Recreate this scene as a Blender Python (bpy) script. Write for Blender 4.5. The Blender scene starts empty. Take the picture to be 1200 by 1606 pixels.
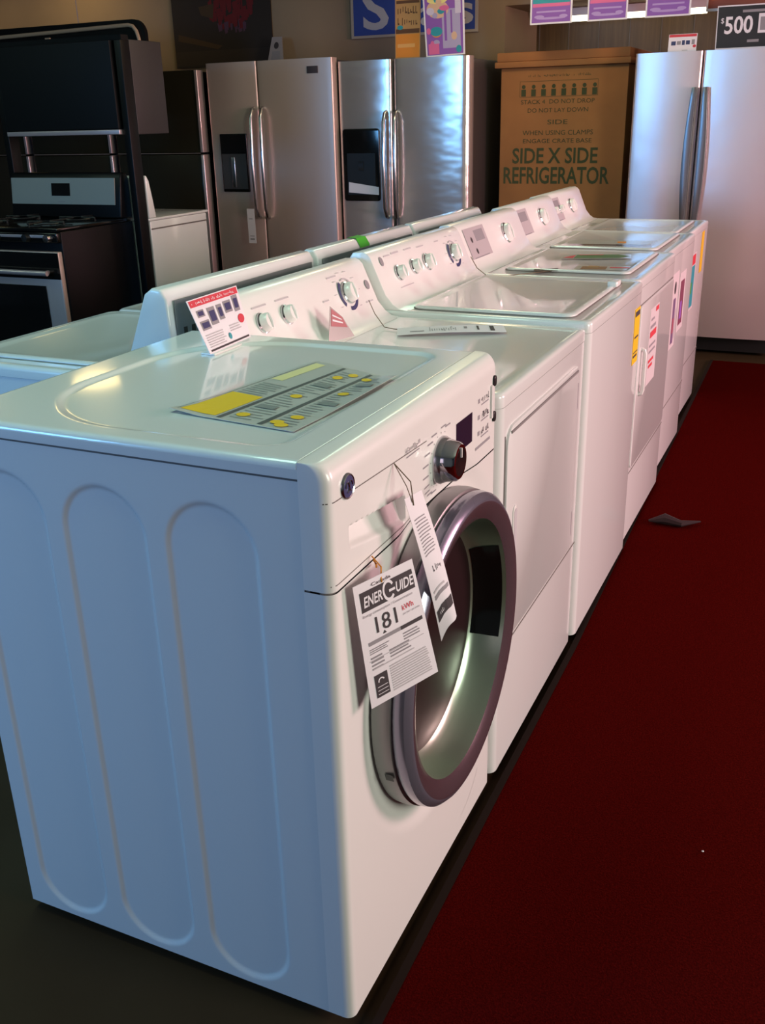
import bpy, bmesh, math, random
from mathutils import Vector, Matrix
random.seed(7)
S = bpy.context.scene
COL = S.collection
PI = math.pi

# ------------------------------------------------------------------ camera
def cam_setup():
    cx, cy, cz, yaw, pitch, roll, f = CAM
    fw = Vector((math.sin(yaw)*math.cos(pitch), math.cos(yaw)*math.cos(pitch), -math.sin(pitch)))
    r = Vector((math.cos(yaw), -math.sin(yaw), 0)); u = r.cross(fw)
    r2 = r*math.cos(roll)+u*math.sin(roll); u2 = -r*math.sin(roll)+u*math.cos(roll)
    cd = bpy.data.cameras.new('camera'); co = bpy.data.objects.new('camera', cd); COL.objects.link(co)
    m = Matrix((r2, u2, -fw)).transposed().to_4x4(); m.translation = (cx, cy, cz)
    co.matrix_world = m
    cd.sensor_fit = 'VERTICAL'; cd.sensor_height = 36; cd.lens = f*36/1606; cd.clip_start = .02
    S.camera = co
CAM = (0.5551, -1.0208, 1.3833, -0.4391, 0.3838, -0.0251, 1527.99)
cam_setup()

# ------------------------------------------------------------------ world, lights, exposure
S.view_settings.view_transform = 'Standard'
S.view_settings.look = 'None'
S.view_settings.gamma = 1
S.view_settings.use_curve_mapping = False
S.view_settings.exposure = 0.0
w = bpy.data.worlds.new('world'); S.world = w; w.use_nodes = True
w.node_tree.nodes['Background'].inputs[0].default_value = (.45, .62, 1, 1)
w.node_tree.nodes['Background'].inputs[1].default_value = .35

def area(name, loc, target, sx, sy, power, color):
    l = bpy.data.lights.new(name, 'AREA'); l.shape = 'RECTANGLE'; l.size = sx; l.size_y = sy
    l.energy = power; l.color = color
    o = bpy.data.objects.new(name, l); COL.objects.link(o); o.location = loc
    d = Vector(target)-Vector(loc); o.rotation_euler = d.to_track_quat('-Z', 'Y').to_euler()
    return o
# daylight through the shop window on the right (warm) and the one behind the camera on the left (blue), plus two added pink fills
area('daylight_right', (3.75, .15, 1.55), (0, .35, .75), 1.3, 1.2, 98, (.94, .98, .82))
area('pink_fill_right', (3.75, 3.3, 1.45), (0, 2.9, .75), 1.7, 1.2, 215, (1, .55, .60))  # added fill that brightens and pinkens the far machine fronts
area('daylight_front', (-3.3, -2.75, 1.85), (-.8, 0, .75), 1.3, 1.0, 106, (.17, .50, 1))
area('fridge_fill', (-.15, -2.75, 1.60), (-.15, 0, 1.2), 1.4, 1.1, 4.5, (1, .74, .78))  # added pinkish fill behind the camera, for the bright fridge to reflect

# ------------------------------------------------------------------ materials
MC = {}
def mat(name, col, rough=.5, metal=0., coat=0., emit=None, es=0., spec=.5, noise=None, bump=None, trans=0., alpha=1.):
    if name in MC: return MC[name]
    m = bpy.data.materials.new(name); m.use_nodes = True; nt = m.node_tree; b = nt.nodes['Principled BSDF']
    b.inputs['Base Color'].default_value = (*col, 1); b.inputs['Roughness'].default_value = rough
    b.inputs['Metallic'].default_value = metal; b.inputs['Coat Weight'].default_value = coat
    b.inputs['Coat Roughness'].default_value = .06
    b.inputs['Specular IOR Level'].default_value = spec
    b.inputs['Transmission Weight'].default_value = trans
    if emit: b.inputs['Emission Color'].default_value = (*emit, 1); b.inputs['Emission Strength'].default_value = es
    if noise or bump:
        tc = nt.nodes.new('ShaderNodeTexCoord')
    if noise:   # (scale, second colour, stretch)
        mp = nt.nodes.new('ShaderNodeMapping'); mp.inputs['Scale'].default_value = noise[2]
        n = nt.nodes.new('ShaderNodeTexNoise'); n.inputs['Scale'].default_value = noise[0]; n.inputs['Detail'].default_value = 6
        rp = nt.nodes.new('ShaderNodeValToRGB'); rp.color_ramp.elements[0].position = .35; rp.color_ramp.elements[1].position = .68
        rp.color_ramp.elements[0].color = (*col, 1); rp.color_ramp.elements[1].color = (*noise[1], 1)
        nt.links.new(tc.outputs['Object'], mp.inputs[0]); nt.links.new(mp.outputs[0], n.inputs[0])
        nt.links.new(n.outputs[0], rp.inputs[0]); nt.links.new(rp.outputs[0], b.inputs['Base Color'])
    if bump:    # (scale, strength, distance, stretch)
        mp = nt.nodes.new('ShaderNodeMapping'); mp.inputs['Scale'].default_value = bump[3]
        n = nt.nodes.new('ShaderNodeTexNoise'); n.inputs['Scale'].default_value = bump[0]; n.inputs['Detail'].default_value = 3
        bp = nt.nodes.new('ShaderNodeBump'); bp.inputs['Strength'].default_value = bump[1]; bp.inputs['Distance'].default_value = bump[2]
        nt.links.new(tc.outputs['Object'], mp.inputs[0]); nt.links.new(mp.outputs[0], n.inputs[0])
        nt.links.new(n.outputs[0], bp.inputs['Height']); nt.links.new(bp.outputs[0], b.inputs['Normal'])
    MC[name] = m
    return m
ENAMEL = mat('white_enamel', (.80, .80, .79), .24, coat=.7)
PLAST = mat('white_plastic', (.82, .80, .78), .30, coat=.3)
SEAM = mat('seam_shadow_gap', (.16, .14, .13), .8)
DARK = mat('black_plastic', (.012, .012, .012), .35)
BLACKGL = mat('black_gloss', (.006, .006, .006), .12)
BLACKEN = mat('black_enamel', (.004, .004, .0045), .35, spec=.2)
CHROME = mat('chrome', (.75, .75, .77), .10, 1)
CHROMED = mat('chrome_soft', (.62, .62, .64), .22, 1)
STEEL = mat('brushed_steel', (.62, .48, .42), .38, .45, bump=(1.6, .12, .02, (1, 1, 1)))
STEELW = mat('polished_steel', (.60, .53, .49), .20, .65, bump=(1.6, .30, .03, (1, 1, 2.2)))
STEELL = mat('bright_steel', (.88, .71, .70), .32, .72, bump=(1.6, .22, .03, (1, 1, 1)))
FSIDE = mat('dark_cabinet_side', (.05, .042, .038), .45)
PURPLE = mat('mauve_grey_ring', (.10, .062, .075), .26, .3, coat=.4)
GREYM = mat('satin_grey_metal', (.30, .29, .29), .35, .7)
GLASSD = mat('smoked_glass', (.018, .007, .008), .38, spec=.25)
PAPER = mat('white_paper', (.80, .76, .80), .7)
PAPERC = mat('cream_paper', (.56, .58, .54), .30, coat=.5)
PAPERD = mat('dull_paper', (.60, .54, .55), .7)
INK = mat('dark_ink', (.045, .035, .04), .7)
INKG = mat('grey_ink', (.28, .26, .28), .7)
INKL = mat('light_grey_ink', (.50, .47, .49), .7)
YELLOW = mat('yellow_print', (.80, .52, .01), .5)
RED = mat('red_print', (.62, .04, .06), .6)
BLUE = mat('blue_print', (.03, .06, .30), .6)
NAVY = mat('navy_print', (.03, .035, .12), .5)
GREEN = mat('green_print', (.06, .30, .06), .6)
TEAL = mat('teal_print', (.03, .30, .36), .6)
ORANGE = mat('orange_print', (.75, .26, .03), .6)
PINKP = mat('pink_print', (.70, .14, .32), .6)
VIOLET = mat('violet_print', (.26, .10, .42), .6)
STRING = mat('brown_string', (.16, .11, .07), .8)
OSTRING = mat('orange_string', (.70, .28, .03), .7)

# ------------------------------------------------------------------ mesh helpers
class MB:
    def __init__(s): s.v = []; s.f = []; s.m = []
    def add(s, vs, fs, mi=0):
        o = len(s.v); s.v += [tuple(p) for p in vs]
        for f in fs: s.f.append(tuple(o+i for i in f)); s.m.append(mi)
        return s
    def box(s, x0, x1, y0, y1, z0, z1, mi=0):
        v = [(x, y, z) for x in (x0, x1) for y in (y0, y1) for z in (z0, z1)]
        return s.add(v, [(0, 1, 3, 2), (4, 6, 7, 5), (0, 4, 5, 1), (2, 3, 7, 6), (0, 2, 6, 4), (1, 5, 7, 3)], mi)
    def prism(s, pts, axis, a, b, mi=0):
        # pts: 2D outline; axis x: (y,z), y: (x,z), z: (x,y)
        def P(p, t): return {'x': (t, p[0], p[1]), 'y': (p[0], t, p[1]), 'z': (p[0], p[1], t)}[axis]
        n = len(pts); v = [P(p, a) for p in pts]+[P(p, b) for p in pts]
        f = [tuple(range(n)), tuple(range(2*n-1, n-1, -1))]+[(i, i+n, (i+1) % n+n, (i+1) % n) for i in range(n)]
        return s.add(v, f, mi)
    def grid(s, fn, us, vs, mi=0):
        nu, nv = len(us), len(vs)
        v = [fn(a, b) for b in vs for a in us]
        f = [(j*nu+i, j*nu+i+1, (j+1)*nu+i+1, (j+1)*nu+i) for j in range(nv-1) for i in range(nu-1)]
        return s.add(v, f, mi)
    def tube(s, pts, r, n=8, mi=0, cap=True):
        pts = [Vector(p) for p in pts]; V = []; F = []
        prev = None
        for i, p in enumerate(pts):
            t = (pts[min(i+1, len(pts)-1)]-pts[max(i-1, 0)]).normalized()
            if prev is None:
                a = Vector((0, 0, 1)) if abs(t.z) < .9 else Vector((1, 0, 0)); nrm = t.cross(a).normalized()
            else: nrm = (prev-t*prev.dot(t)).normalized()
            prev = nrm; b = t.cross(nrm)
            rr = r[i] if isinstance(r, (list, tuple)) else r
            V += [p+nrm*rr*math.cos(k*2*PI/n)+b*rr*math.sin(k*2*PI/n) for k in range(n)]
        for i in range(len(pts)-1):
            for k in range(n): F.append((i*n+k, i*n+(k+1) % n, (i+1)*n+(k+1) % n, (i+1)*n+k))
        if cap: F.append(tuple(range(n-1, -1, -1))); F.append(tuple((len(pts)-1)*n+k for k in range(n)))
        return s.add(V, F, mi)
    def lathe(s, prof, fr, n=48, mi=0, a0=0., a1=2*PI):
        # prof: (radius, height); fr: (origin, axis, e1, e2)
        O, A, E1, E2 = [Vector(q) for q in fr]; full = abs(a1-a0-2*PI) < 1e-6; m = n if full else n+1
        V = [O+A*h+(E1*math.cos(a0+(a1-a0)*k/n)+E2*math.sin(a0+(a1-a0)*k/n))*r for r, h in prof for k in range(m)]
        F = []
        for i in range(len(prof)-1):
            for k in range(n if full else m-1):
                k2 = (k+1) % m; F.append((i*m+k, i*m+k2, (i+1)*m+k2, (i+1)*m+k))
        return s.add(V, F, mi)
    def build(s, name, mats, parent=None, bevel=0, seg=3, smooth=True, fix=True, loc=None, ang=35):
        me = bpy.data.meshes.new(name); me.from_pydata(s.v, [], s.f)
        if not isinstance(mats, (list, tuple)): mats = [mats]
        for m in mats: me.materials.append(m)
        for p, i in zip(me.polygons, s.m): p.material_index = i
        if fix or bevel:
            bm = bmesh.new(); bm.from_mesh(me)
            if fix: bmesh.ops.remove_doubles(bm, verts=bm.verts, dist=1e-6)
            bmesh.ops.recalc_face_normals(bm, faces=bm.faces)
            if bevel:
                es = [e for e in bm.edges if len(e.link_faces) == 2 and e.calc_face_angle(0) > math.radians(40)]
                bmesh.ops.bevel(bm, geom=es, offset=bevel, segments=seg, profile=.5, affect='EDGES', clamp_overlap=True)
            bm.to_mesh(me); bm.free()
        if smooth:
            me.shade_smooth(); me.set_sharp_from_angle(angle=math.radians(ang))
        o = bpy.data.objects.new(name, me); COL.objects.link(o)
        if parent: o.parent = parent
        if loc: o.location = loc
        return o
def B(x0, x1, y0, y1, z0, z1): return MB().box(x0, x1, y0, y1, z0, z1)
def rrect(a0, a1, b0, b1, r, n=6):
    if not isinstance(r, (list, tuple)): r = [r]*4     # corners: (a0,b0),(a1,b0),(a1,b1),(a0,b1)
    out = []
    for (ca, cb, st, rr) in ((a0+r[0], b0+r[0], PI, r[0]), (a1-r[1], b0+r[1], 1.5*PI, r[1]), (a1-r[2], b1-r[2], 0, r[2]), (a0+r[3], b1-r[3], .5*PI, r[3])):
        for k in range(n+1):
            t = st+k*PI/2/n; out.append((ca+rr*math.cos(t), cb+rr*math.sin(t)))
    return out
def lin(a, b, n): return [a+(b-a)*i/n for i in range(n+1)]
def sst(x): x = max(0., min(1., x)); return x*x*(3-2*x)
def empty(name, loc=(0, 0, 0), rz=0, label=None, cat=None, group=None):
    o = bpy.data.objects.new(name, None); COL.objects.link(o); o.location = loc; o.rotation_euler = (0, 0, rz)
    o.empty_display_size = .1
    return tag(o, label, cat, group)
def tag(o, label=None, cat=None, group=None, kind=None):
    if label: o['label'] = label
    if cat: o['category'] = cat
    if group: o['group'] = group
    if kind: o['kind'] = kind
    return o
def struct(o): o['kind'] = 'structure'; return o

# text -> 2D polygons
TC = {}
def text_poly(s):
    if s in TC: return TC[s]
    cu = bpy.data.curves.new('t', 'FONT'); cu.body = s; cu.size = 1; cu.offset = .02 if s in ('SIDE X SIDE', 'REFRIGERATOR', 'S', '500', 'ENER', 'UIDE', 's') else 0; cu.resolution_u = 3
    ob = bpy.data.objects.new('t', cu); COL.objects.link(ob)
    me = ob.to_mesh(); vs = [(v.co.x, v.co.y) for v in me.vertices]; fs = [tuple(p.vertices) for p in me.polygons]
    ob.to_mesh_clear(); bpy.data.objects.remove(ob); bpy.data.curves.remove(cu)
    x0 = min(v[0] for v in vs); x1 = max(v[0] for v in vs)
    TC[s] = ([(a-x0, b) for a, b in vs], fs, x1-x0); return TC[s]
def printing(name, parent, M, items, mats, h=.0004):
    """M(u,v,h)->point.  items: r=rectangle, t=text fitted to a box, c=disc, q=quad, a=arc"""
    b = MB(); h0 = h
    for q_, it in enumerate(items):
        k = it[0]; h = h0+q_*6e-6     # later inks lie over earlier ones
        if k == 'r':
            _, u0, v0, u1, v1, mi = it[:6]; hh = h*(it[6] if len(it) > 6 else 1)
            b.grid(lambda a, c: M(a, c, hh), lin(u0, u1, 4), lin(v0, v1, 3), mi)
        elif k == 'q':
            _, ps, mi = it; b.add([M(p[0], p[1], h) for p in ps], [tuple(range(len(ps)))], mi)
        elif k == 't':
            _, u0, v0, u1, v1, s, mi = it[:7]; sk = it[7] if len(it) > 7 else 0
            vs, fs, wd = text_poly(s)
            b.add([M(u0+(u1-u0)*x/wd+sk*y/.7, v0+(v1-v0)*y/.7, h*2) for x, y in vs], fs, mi)
        elif k == 'c':
            _, u, v, ru, rv, mi = it; n = 20
            b.add([M(u+ru*math.cos(i*2*PI/n), v+rv*math.sin(i*2*PI/n), h*1.5) for i in range(n)], [tuple(range(n))], mi)
        elif k == 'a':
            _, u, v, r0, r1, t0, t1, asp, mi = it; n = 20; ts = lin(t0, t1, n)
            b.add([M(u+r*math.cos(t)*asp, v+r*math.sin(t), h*1.7) for t in ts for r in (r0, r1)],
                  [(2*i, 2*i+1, 2*i+3, 2*i+2) for i in range(n)], mi)
    return b.build(name, mats, parent, fix=False, smooth=False)
def scr(u0, v0, u1, v1, mi, n=None, seed=1):
    # illegible small print: short strokes of uneven width and height
    rnd = random.Random(seed); out = []; u = u0; h = v1-v0; n = n or 14; st = (u1-u0)/n
    for k in range(n):
        if rnd.random() > .14:
            a = v0+h*rnd.choice([0, 0, .1, .3]); b_ = v0+h*rnd.choice([.6, .75, 1])
            out.append(('r', u, a, u+st*.30, b_, mi))
            if rnd.random() > .35: out.append(('r', u+st*.30, a if rnd.random() > .5 else b_-h*.22, u+st*.78, (a+h*.22) if out[-1][2] == a and rnd.random() > .5 else b_ if rnd.random() > .8 else a+h*.2+h*.0, mi))
        u += st
    return [o for o in out if o[4] > o[2]]
def bil(P00, P10, P11, P01, bulge=None):
    a, b, c, d = [Vector(p) for p in (P00, P10, P11, P01)]
    n = (b-a).cross(d-a).normalized()
    def M(u, v, h=0):
        p = a*(1-u)*(1-v)+b*u*(1-v)+c*u*v+d*(1-u)*v
        if bulge: p = p+n*bulge(u, v)
        return p+n*h
    return M
def sheet(name, parent, M, mt, nu=12, nv=12, th=.0004):
    b = MB(); us = lin(0, 1, nu); vs = lin(0, 1, nv)
    b.grid(lambda u, v: M(u, v, 0), us, vs); b.grid(lambda u, v: M(u, v, -th), us, vs)
    n1 = (nu+1)*(nv+1)
    rim = [i for i in range(nu+1)]+[(j*(nu+1)+nu) for j in range(1, nv+1)]+[nv*(nu+1)+i for i in range(nu-1, -1, -1)]+[j*(nu+1) for j in range(nv-1, 0, -1)]
    for i in range(len(rim)):
        a, c = rim[i], rim[(i+1) % len(rim)]; b.f.append((a, c, c+n1, a+n1)); b.m.append(0)
    return b.build(name, mt, parent)
def lines(u0, u1, v0, v1, n, mi, fill=.45, rag=.25):
    out = []; st = (v1-v0)/n
    for i in range(n):
        e = u1-(u1-u0)*rag*random.random(); out.append(('r', u0, v0+i*st, e, v0+(i+fill)*st, mi))
    return out

# ------------------------------------------------------------------ room
FLOOR = mat('brown_floor', (.034, .020, .009), .75, spec=.1, noise=(3, (.040, .025, .012), (1, 1, 1)))
WALL = mat('beige_wall', (.34, .245, .155), .85, noise=(2, (.30, .215, .135), (1, 1, 1)))
CEIL = mat('ceiling_tile', (.26, .30, .26), .9)
WALLD = mat('slate_wall', (.075, .10, .13), .85, noise=(2, (.09, .11, .14), (1, 1, 1)))
WOOD = mat('dark_wood_panel', (.085, .050, .022), .5, noise=(5, (.13, .08, .035), (8, 8, .4)))
struct(B(-7.6, 3.7, -2.7, 7.0, -.1, 0).build('floor', FLOOR, smooth=False))
struct(B(-7.6, 3.7, -2.7, 7.0, 2.8, 2.9).build('ceiling', CEIL, smooth=False))
struct(B(-7.7, -7.6, -2.7, 7.0, 0, 2.8).build('wall_left', WALLD, smooth=False))
struct(B(-7.6, -1.72, 5.95, 7.0, 0, 2.8).build('wall_back', WALL, smooth=False))
wp = MB().box(-1.72, 3.7, 6.7, 6.8, 0, 2.8)
for i in range(24): wp.box(-1.70+i*.22, -1.695+i*.22, 6.694, 6.70, 0, 2.8, 1)
struct(wp.build('wall_alcove', [WOOD, SEAM], smooth=False))
struct(B(-1.72, 3.7, 5.95, 6.7, 2.06, 2.8).build('wall_soffit', WALL, smooth=False))
# right wall and front wall with their shop windows, two of them added for fill lights
def wall_win(name, axis, c, a0, a1, w0, w1, z0, z1):
    m = MB()
    for (p, q, r, s_) in ((a0, w0, 0, 2.8), (w1, a1, 0, 2.8), (w0, w1, 0, z0), (w0, w1, z1, 2.8)):
        if axis == 'x': m.box(c, c+.1, p, q, r, s_)
        else: m.box(p, q, c, c+.1, r, s_)
    return struct(m.build(name, WALLD, smooth=False))
wr2 = MB()
for (p, q, r_, s_) in ((-2.6, 7.0, 0, .80), (-2.6, 7.0, 2.25, 2.8), (-2.6, -.6, .8, 2.25), (.95, 2.35, .8, 2.25), (4.25, 7.0, .8, 2.25)): wr2.box(3.6, 3.7, p, q, r_, s_)
struct(wr2.build('wall_right', WALLD, smooth=False))
wf = MB()
for (p, q, r_, s_) in ((-7.6, 3.7, 0, .95), (-7.6, 3.7, 2.45, 2.8), (-7.6, -4.05, .95, 2.45), (-2.55, -.95, .95, 2.45), (.65, 3.7, .95, 2.45)): wf.box(p, q, -2.7, -2.6, r_, s_)
struct(wf.build('wall_front', WALLD, smooth=False))
FRM = mat('window_frame_paint', (.25, .24, .22), .5)
def pane_mat():
    m = bpy.data.materials.new('window_glass'); m.use_nodes = True; nt = m.node_tree; nt.nodes.clear()
    o = nt.nodes.new('ShaderNodeOutputMaterial'); t = nt.nodes.new('ShaderNodeBsdfTransparent'); g = nt.nodes.new('ShaderNodeBsdfGlossy')
    g.inputs['Roughness'].default_value = .02; mx = nt.nodes.new('ShaderNodeMixShader'); mx.inputs[0].default_value = .07
    nt.links.new(t.outputs[0], mx.inputs[1]); nt.links.new(g.outputs[0], mx.inputs[2]); nt.links.new(mx.outputs[0], o.inputs[0]); return m
PANE = pane_mat()
def window(name, axis, c, w0, w1, z0, z1):
    t = .04
    def bx(m, a, b_, r, s_, d0=.02, d1=.08):
        if axis == 'x': m.box(c+d0, c+d1, a, b_, r, s_)
        else: m.box(a, b_, c+d0, c+d1, r, s_)
    m = MB(); bx(m, w0, w0+t, z0, z1); bx(m, w1-t, w1, z0, z1); bx(m, w0+t, w1-t, z0, z0+t); bx(m, w0+t, w1-t, z1-t, z1)
    f = struct(m.build(name, FRM, smooth=False))
    g = MB(); bx(g, w0+t, w1-t, z0+t, z1-t, .045, .05); g.build('pane', PANE, f, smooth=False)
window('window_1', 'x', 3.6, -.6, .95, .80, 2.25)
window('added_window_2', 'x', 3.6, 2.35, 4.25, .80, 2.25)  # made-up opening that carries the pink fill
window('window_3', 'y', -2.7, -4.05, -2.55, .95, 2.45)
window('added_window_4', 'y', -2.7, -.95, .65, .95, 2.45)  # made-up opening for the fill behind the camera

# ceiling fixtures
LENS = mat('green_white_tube', (.8, .9, .8), .5, emit=(.78, 1.0, .80), es=2.0)
def ceil_fix(x, y, lx, ly, power, label):
    t = empty('ceiling_light', (x, y, 2.8), 0, label, 'ceiling light', 'ceiling fluorescent fixtures')
    m = MB().prism([(-lx/2, -.005), (lx/2, -.005), (lx/2-.03, -.07), (-lx/2+.03, -.07)], 'y', -ly/2, ly/2)
    m.build('housing', PLAST, t)
    B(-lx/2+.05, lx/2-.05, -ly/2+.05, ly/2-.05, -.085, -.071).build('diffuser', LENS, t)
    a = area('fixture_light', (x, y, 2.69), (x, y, 0), lx*.8, ly*.8, power, (.55, 1, .74)); return t
ceil_fix(-.9, .2, .6, 1.2, 13, 'fluorescent ceiling fixture above the nearest white washer')
ceil_fix(-1.0, 3.4, .6, 1.2, 7.5, 'fluorescent ceiling fixture above the far end of the washer row')
ceil_fix(-4.3, 1.3, .6, 1.2, 4, 'fluorescent ceiling fixture over the open floor left of the rear row')
ceil_fix(-6.2, 1.0, .6, 1.2, 4, 'fluorescent ceiling fixture nearest the left wall')
WARM = mat('warm_bulb_glass', (1, .8, .4), .4, emit=(1, .72, .28), es=7)
WARM2 = mat('dim_bulb_glass', (1, .8, .5), .4, emit=(1, .72, .35), es=2.5)
def dome(x, y, z, r, power, label, lens=None):
    t = empty('ceiling_lamp', (x, y, z), 0, label, 'lamp')
    MB().lathe([(.0001, 0), (.05, 0), (.05, -.02), (.012, -.03), (.012, -(0.1)), (r*.5, -.12), (r, -.16), (r, -.165)], ((0, 0, 0), (0, 0, 1), (1, 0, 0), (0, 1, 0)), 28).build('shade', GREYM, t)
    MB().lathe([(r*.95, -.165), (r*.8, -.20), (r*.5, -.225), (.0001, -.235)], ((0, 0, 0), (0, 0, 1), (1, 0, 0), (0, 1, 0)), 28).build('bulb_cover', lens or WARM, t)
    l = bpy.data.lights.new('lamp_light', 'POINT'); l.energy = power; l.color = (1, .72, .40); l.shadow_soft_size = .15
    o = bpy.data.objects.new('lamp_light', l); COL.objects.link(o); o.location = (x, y, z-.36)
dome(-5.2, 5.45, 2.8, .22, .5, 'warm domed ceiling lamp above the black cooking range')
dome(-6.3, 5.2, 2.75, .20, .4, 'warm domed ceiling lamp in the far left corner')
dome(-1.3, 4.3, 2.8, .22, 15, 'added warm domed ceiling lamp in front of the steel fridges', WARM2)  # unseen lamp, added to brighten the fridge fronts

# fluorescent strip under the soffit
t = empty('strip_light', (-.95, 6.40, 2.06), 0, 'fluorescent strip glowing behind the violet hanging signs', 'strip light')
B(-.56, .50, -.04, .04, -.05, -.001).build('housing', PLAST, t, bevel=.004)
MB().tube([(-.53, 0, -.068), (.47, 0, -.068)], .016, 12).build('tube', mat('tube_glow', (1, 1, .9), .4, emit=(1, .93, .66), es=5), t)

# carpet
def carpet_mat():
    m = mat('red_carpet', (.042, .0020, .0016), 1, spec=0, noise=(260, (.080, .0038, .0030), (1, 1, 1)), bump=(420, .6, .004, (1, 1, 1)))
    return m
cp = [(.064, -2.4), (.030, .62), (.026, 1.34), (-.016, 2.86), (-.066, 4.95), (2.9, 4.95), (2.9, -2.4)]
ca = MB().prism(cp, 'z', .0005, .011).build('carpet_runner', carpet_mat(), bevel=.003, seg=2)
tag(ca, 'dark red carpet runner along the fronts of the white machines', 'carpet')
ed = MB()
for i in range(4):
    p, q = cp[i], cp[i+1]; ed.add([(p[0]-.012, p[1], .0005), (p[0]+.004, p[1], .0005), (q[0]+.004, q[1], .0005), (q[0]-.012, q[1], .0005),
                                    (p[0]-.012, p[1], .0125), (p[0]+.004, p[1], .0125), (q[0]+.004, q[1], .0125), (q[0]-.012, q[1], .0125)],
                                   [(0, 3, 2, 1), (4, 5, 6, 7), (0, 1, 5, 4), (1, 2, 6, 5), (2, 3, 7, 6), (3, 0, 4, 7)])
ed.build('edge_binding', mat('dark_brown_binding', (.012, .007, .005), .9, spec=.1), ca, smooth=False)

# ------------------------------------------------------------------ front-loading washer
W1, H1, D1, SM = .680, .978, .680, .0444
DC, DZ = .395, .517
wm = empty('front_load_washer', (0, 0, 0), 0, 'white front-loading washer with round mauve-rimmed glass door and hanging tags, nearest in the row', 'washing machine')
def stad(x, z, cx, hw, z0, z1, fl=.008):
    # signed distance to a vertical stadium
    zc = max(z0+hw, min(z1-hw, z)); d = math.hypot(x-cx, z-zc)-hw
    return sst(-d/fl)
cores = [-.567, -.379, -.191]
def side_f(x, z):
    d = 0
    for c in cores: d = max(d, stad(x, z, c, .078, .035, .903))
    return (x, .0015+.0045*d, z)
m = MB()
xs = lin(-D1+.0, -SM, 200); zs = lin(.022, .9515, 250)
m.grid(side_f, xs, zs)
m.grid(lambda x, z: (x, W1-.0015, z), [-D1, -SM], [.022, .9515])
m.grid(lambda y, z: (-D1, y, z), [.0015, W1-.0015], [.022, .9515])
m.grid(lambda x, y: (x, y, .022), [-D1, -SM], [.0015, W1-.0015])
m.build('cabinet', ENAMEL, wm, ang=60)
MB().box(-D1+.002, -SM, .003, W1-.003, .9505, .9545).build('seam', SEAM, wm)
# top
def edge_pos(a, b, r, n):   # dense near both rounded ends
    return [a+r*(1-math.cos(PI/2*i/5)) for i in range(6)]+lin(a+r, b-r, n)[1:-1]+[b-r+r*math.sin(PI/2*i/5) for i in range(6)]
def top_f(x, y):
    r = .010; z = H1
    for s_ in (y, W1-y, x+D1):
        if s_ < r: z -= r-math.sqrt(max(0, r*r-(r-s_)**2))
    # shallow recess: squarish at the front, round at the back
    a0, a1, b0, b1 = -.600, -.092, .042, .640; R = .22 if x < -.35 else .05
    ca = min(max(x, a0+R), a1-R); cb = min(max(y, b0+R), b1-R)
    d = math.hypot(x-ca, y-cb)-R
    if R == .22 and x > a0+R: d = max(b0-y, y-b1)
    z -= .0045*sst(-d/.014)
    e = -SM-x
    if e < .003: z -= .003-math.sqrt(max(0, .003**2-(.003-e)**2))
    return (x, y, z)
m = MB()
xs = [-D1+.010*(1-math.cos(PI/2*i/5)) for i in range(6)]+lin(-D1+.010, -SM-.004, 150)[1:]+lin(-SM-.003, -SM, 5)
m.grid(top_f, xs, edge_pos(0, W1, .010, 150))
for yy in (0, W1): m.grid(lambda x, z: (x, yy, z), [-D1+.01, -SM], [.955, H1-.010])
m.grid(lambda y, z: (-D1, y, z), [.01, W1-.01], [.955, H1-.010])
m.build('top_panel', ENAMEL, wm, ang=50)
# front: surface x = F(y,z)
RC = .016
def Fx(y, z):
    x = 0.; r = RC
    for s_ in (y, W1-y):
        s_ = max(0, s_)
        if s_ < r: x -= r-math.sqrt(max(0, r*r-(r-s_)**2))
    rt = .030
    if z > H1-rt:
        q = z-(H1-rt); x -= (rt-math.sqrt(max(0, rt*rt-q*q)))*.72
    rho = math.hypot(y-DC, z-DZ)
    x -= .010*sst((.335-rho)/.05)
    return x
def F(y, z, h=0): return (Fx(y, z)+h, y, z)
def yd(n): return [RC*(1-math.cos(PI/2*i/8)) for i in range(9)]+lin(RC, W1-RC, n)[1:-1]+[W1-RC+RC*math.sin(PI/2*i/8) for i in range(9)]
m = MB(); ys = yd(110)
m.grid(lambda y, z: F(y, z), ys, lin(.024, .794, 132))
m.m = [0]*len(m.f); keep = [f for f in m.f if math.hypot(sum(m.v[i][1] for i in f)/4-DC, sum(m.v[i][2] for i in f)/4-DZ) > .258]
m.f = keep; m.m = [0]*len(keep)
for yy in (0, W1): m.grid(lambda x, z: (x, yy, z), [-SM, -RC], [.024, .794])
m.grid(lambda y, t: (-RC*(1-t)+t*Fx(y, .024), y, .024), ys, [0, 1])
m.build('front_panel', PLAST, wm, ang=50)
# control fascia with the detergent drawer pull
def pocket(y, z):
    if not (.040 < y < .262): return 0
    t = (y-.053)/(.240-.053); zt = .876-.022*t; zb = .842-.036*t
    ey = sst((y-.053)/.006)*sst((.244-y)/.006); ez = sst((zt-z)/.004)*sst((z-zb)/.008)
    return .020*ey*ez*max(0, min(1, (z-zb)/(zt-zb)*.7+.3))
m = MB(); ys2 = yd(230)
zs2 = lin(.797, H1-.03, 74)+[H1-.03+.03*math.sin(PI/2*i/9) for i in range(1, 10)]
m.grid(lambda y, z: (Fx(y, z)-pocket(y, z), y, z), ys2, zs2)
for yy in (0, W1): m.grid(lambda t, z: (-SM*(1-t)+t*Fx(yy, z), yy, z), [0, 1], zs2)
m.grid(lambda y, t: (-SM*(1-t)+t*Fx(y, H1), y, H1), ys2, [0, 1])
m.grid(lambda y, t: (-RC*(1-t)+t*Fx(y, .797), y, .797), ys2, [0, 1])
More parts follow.
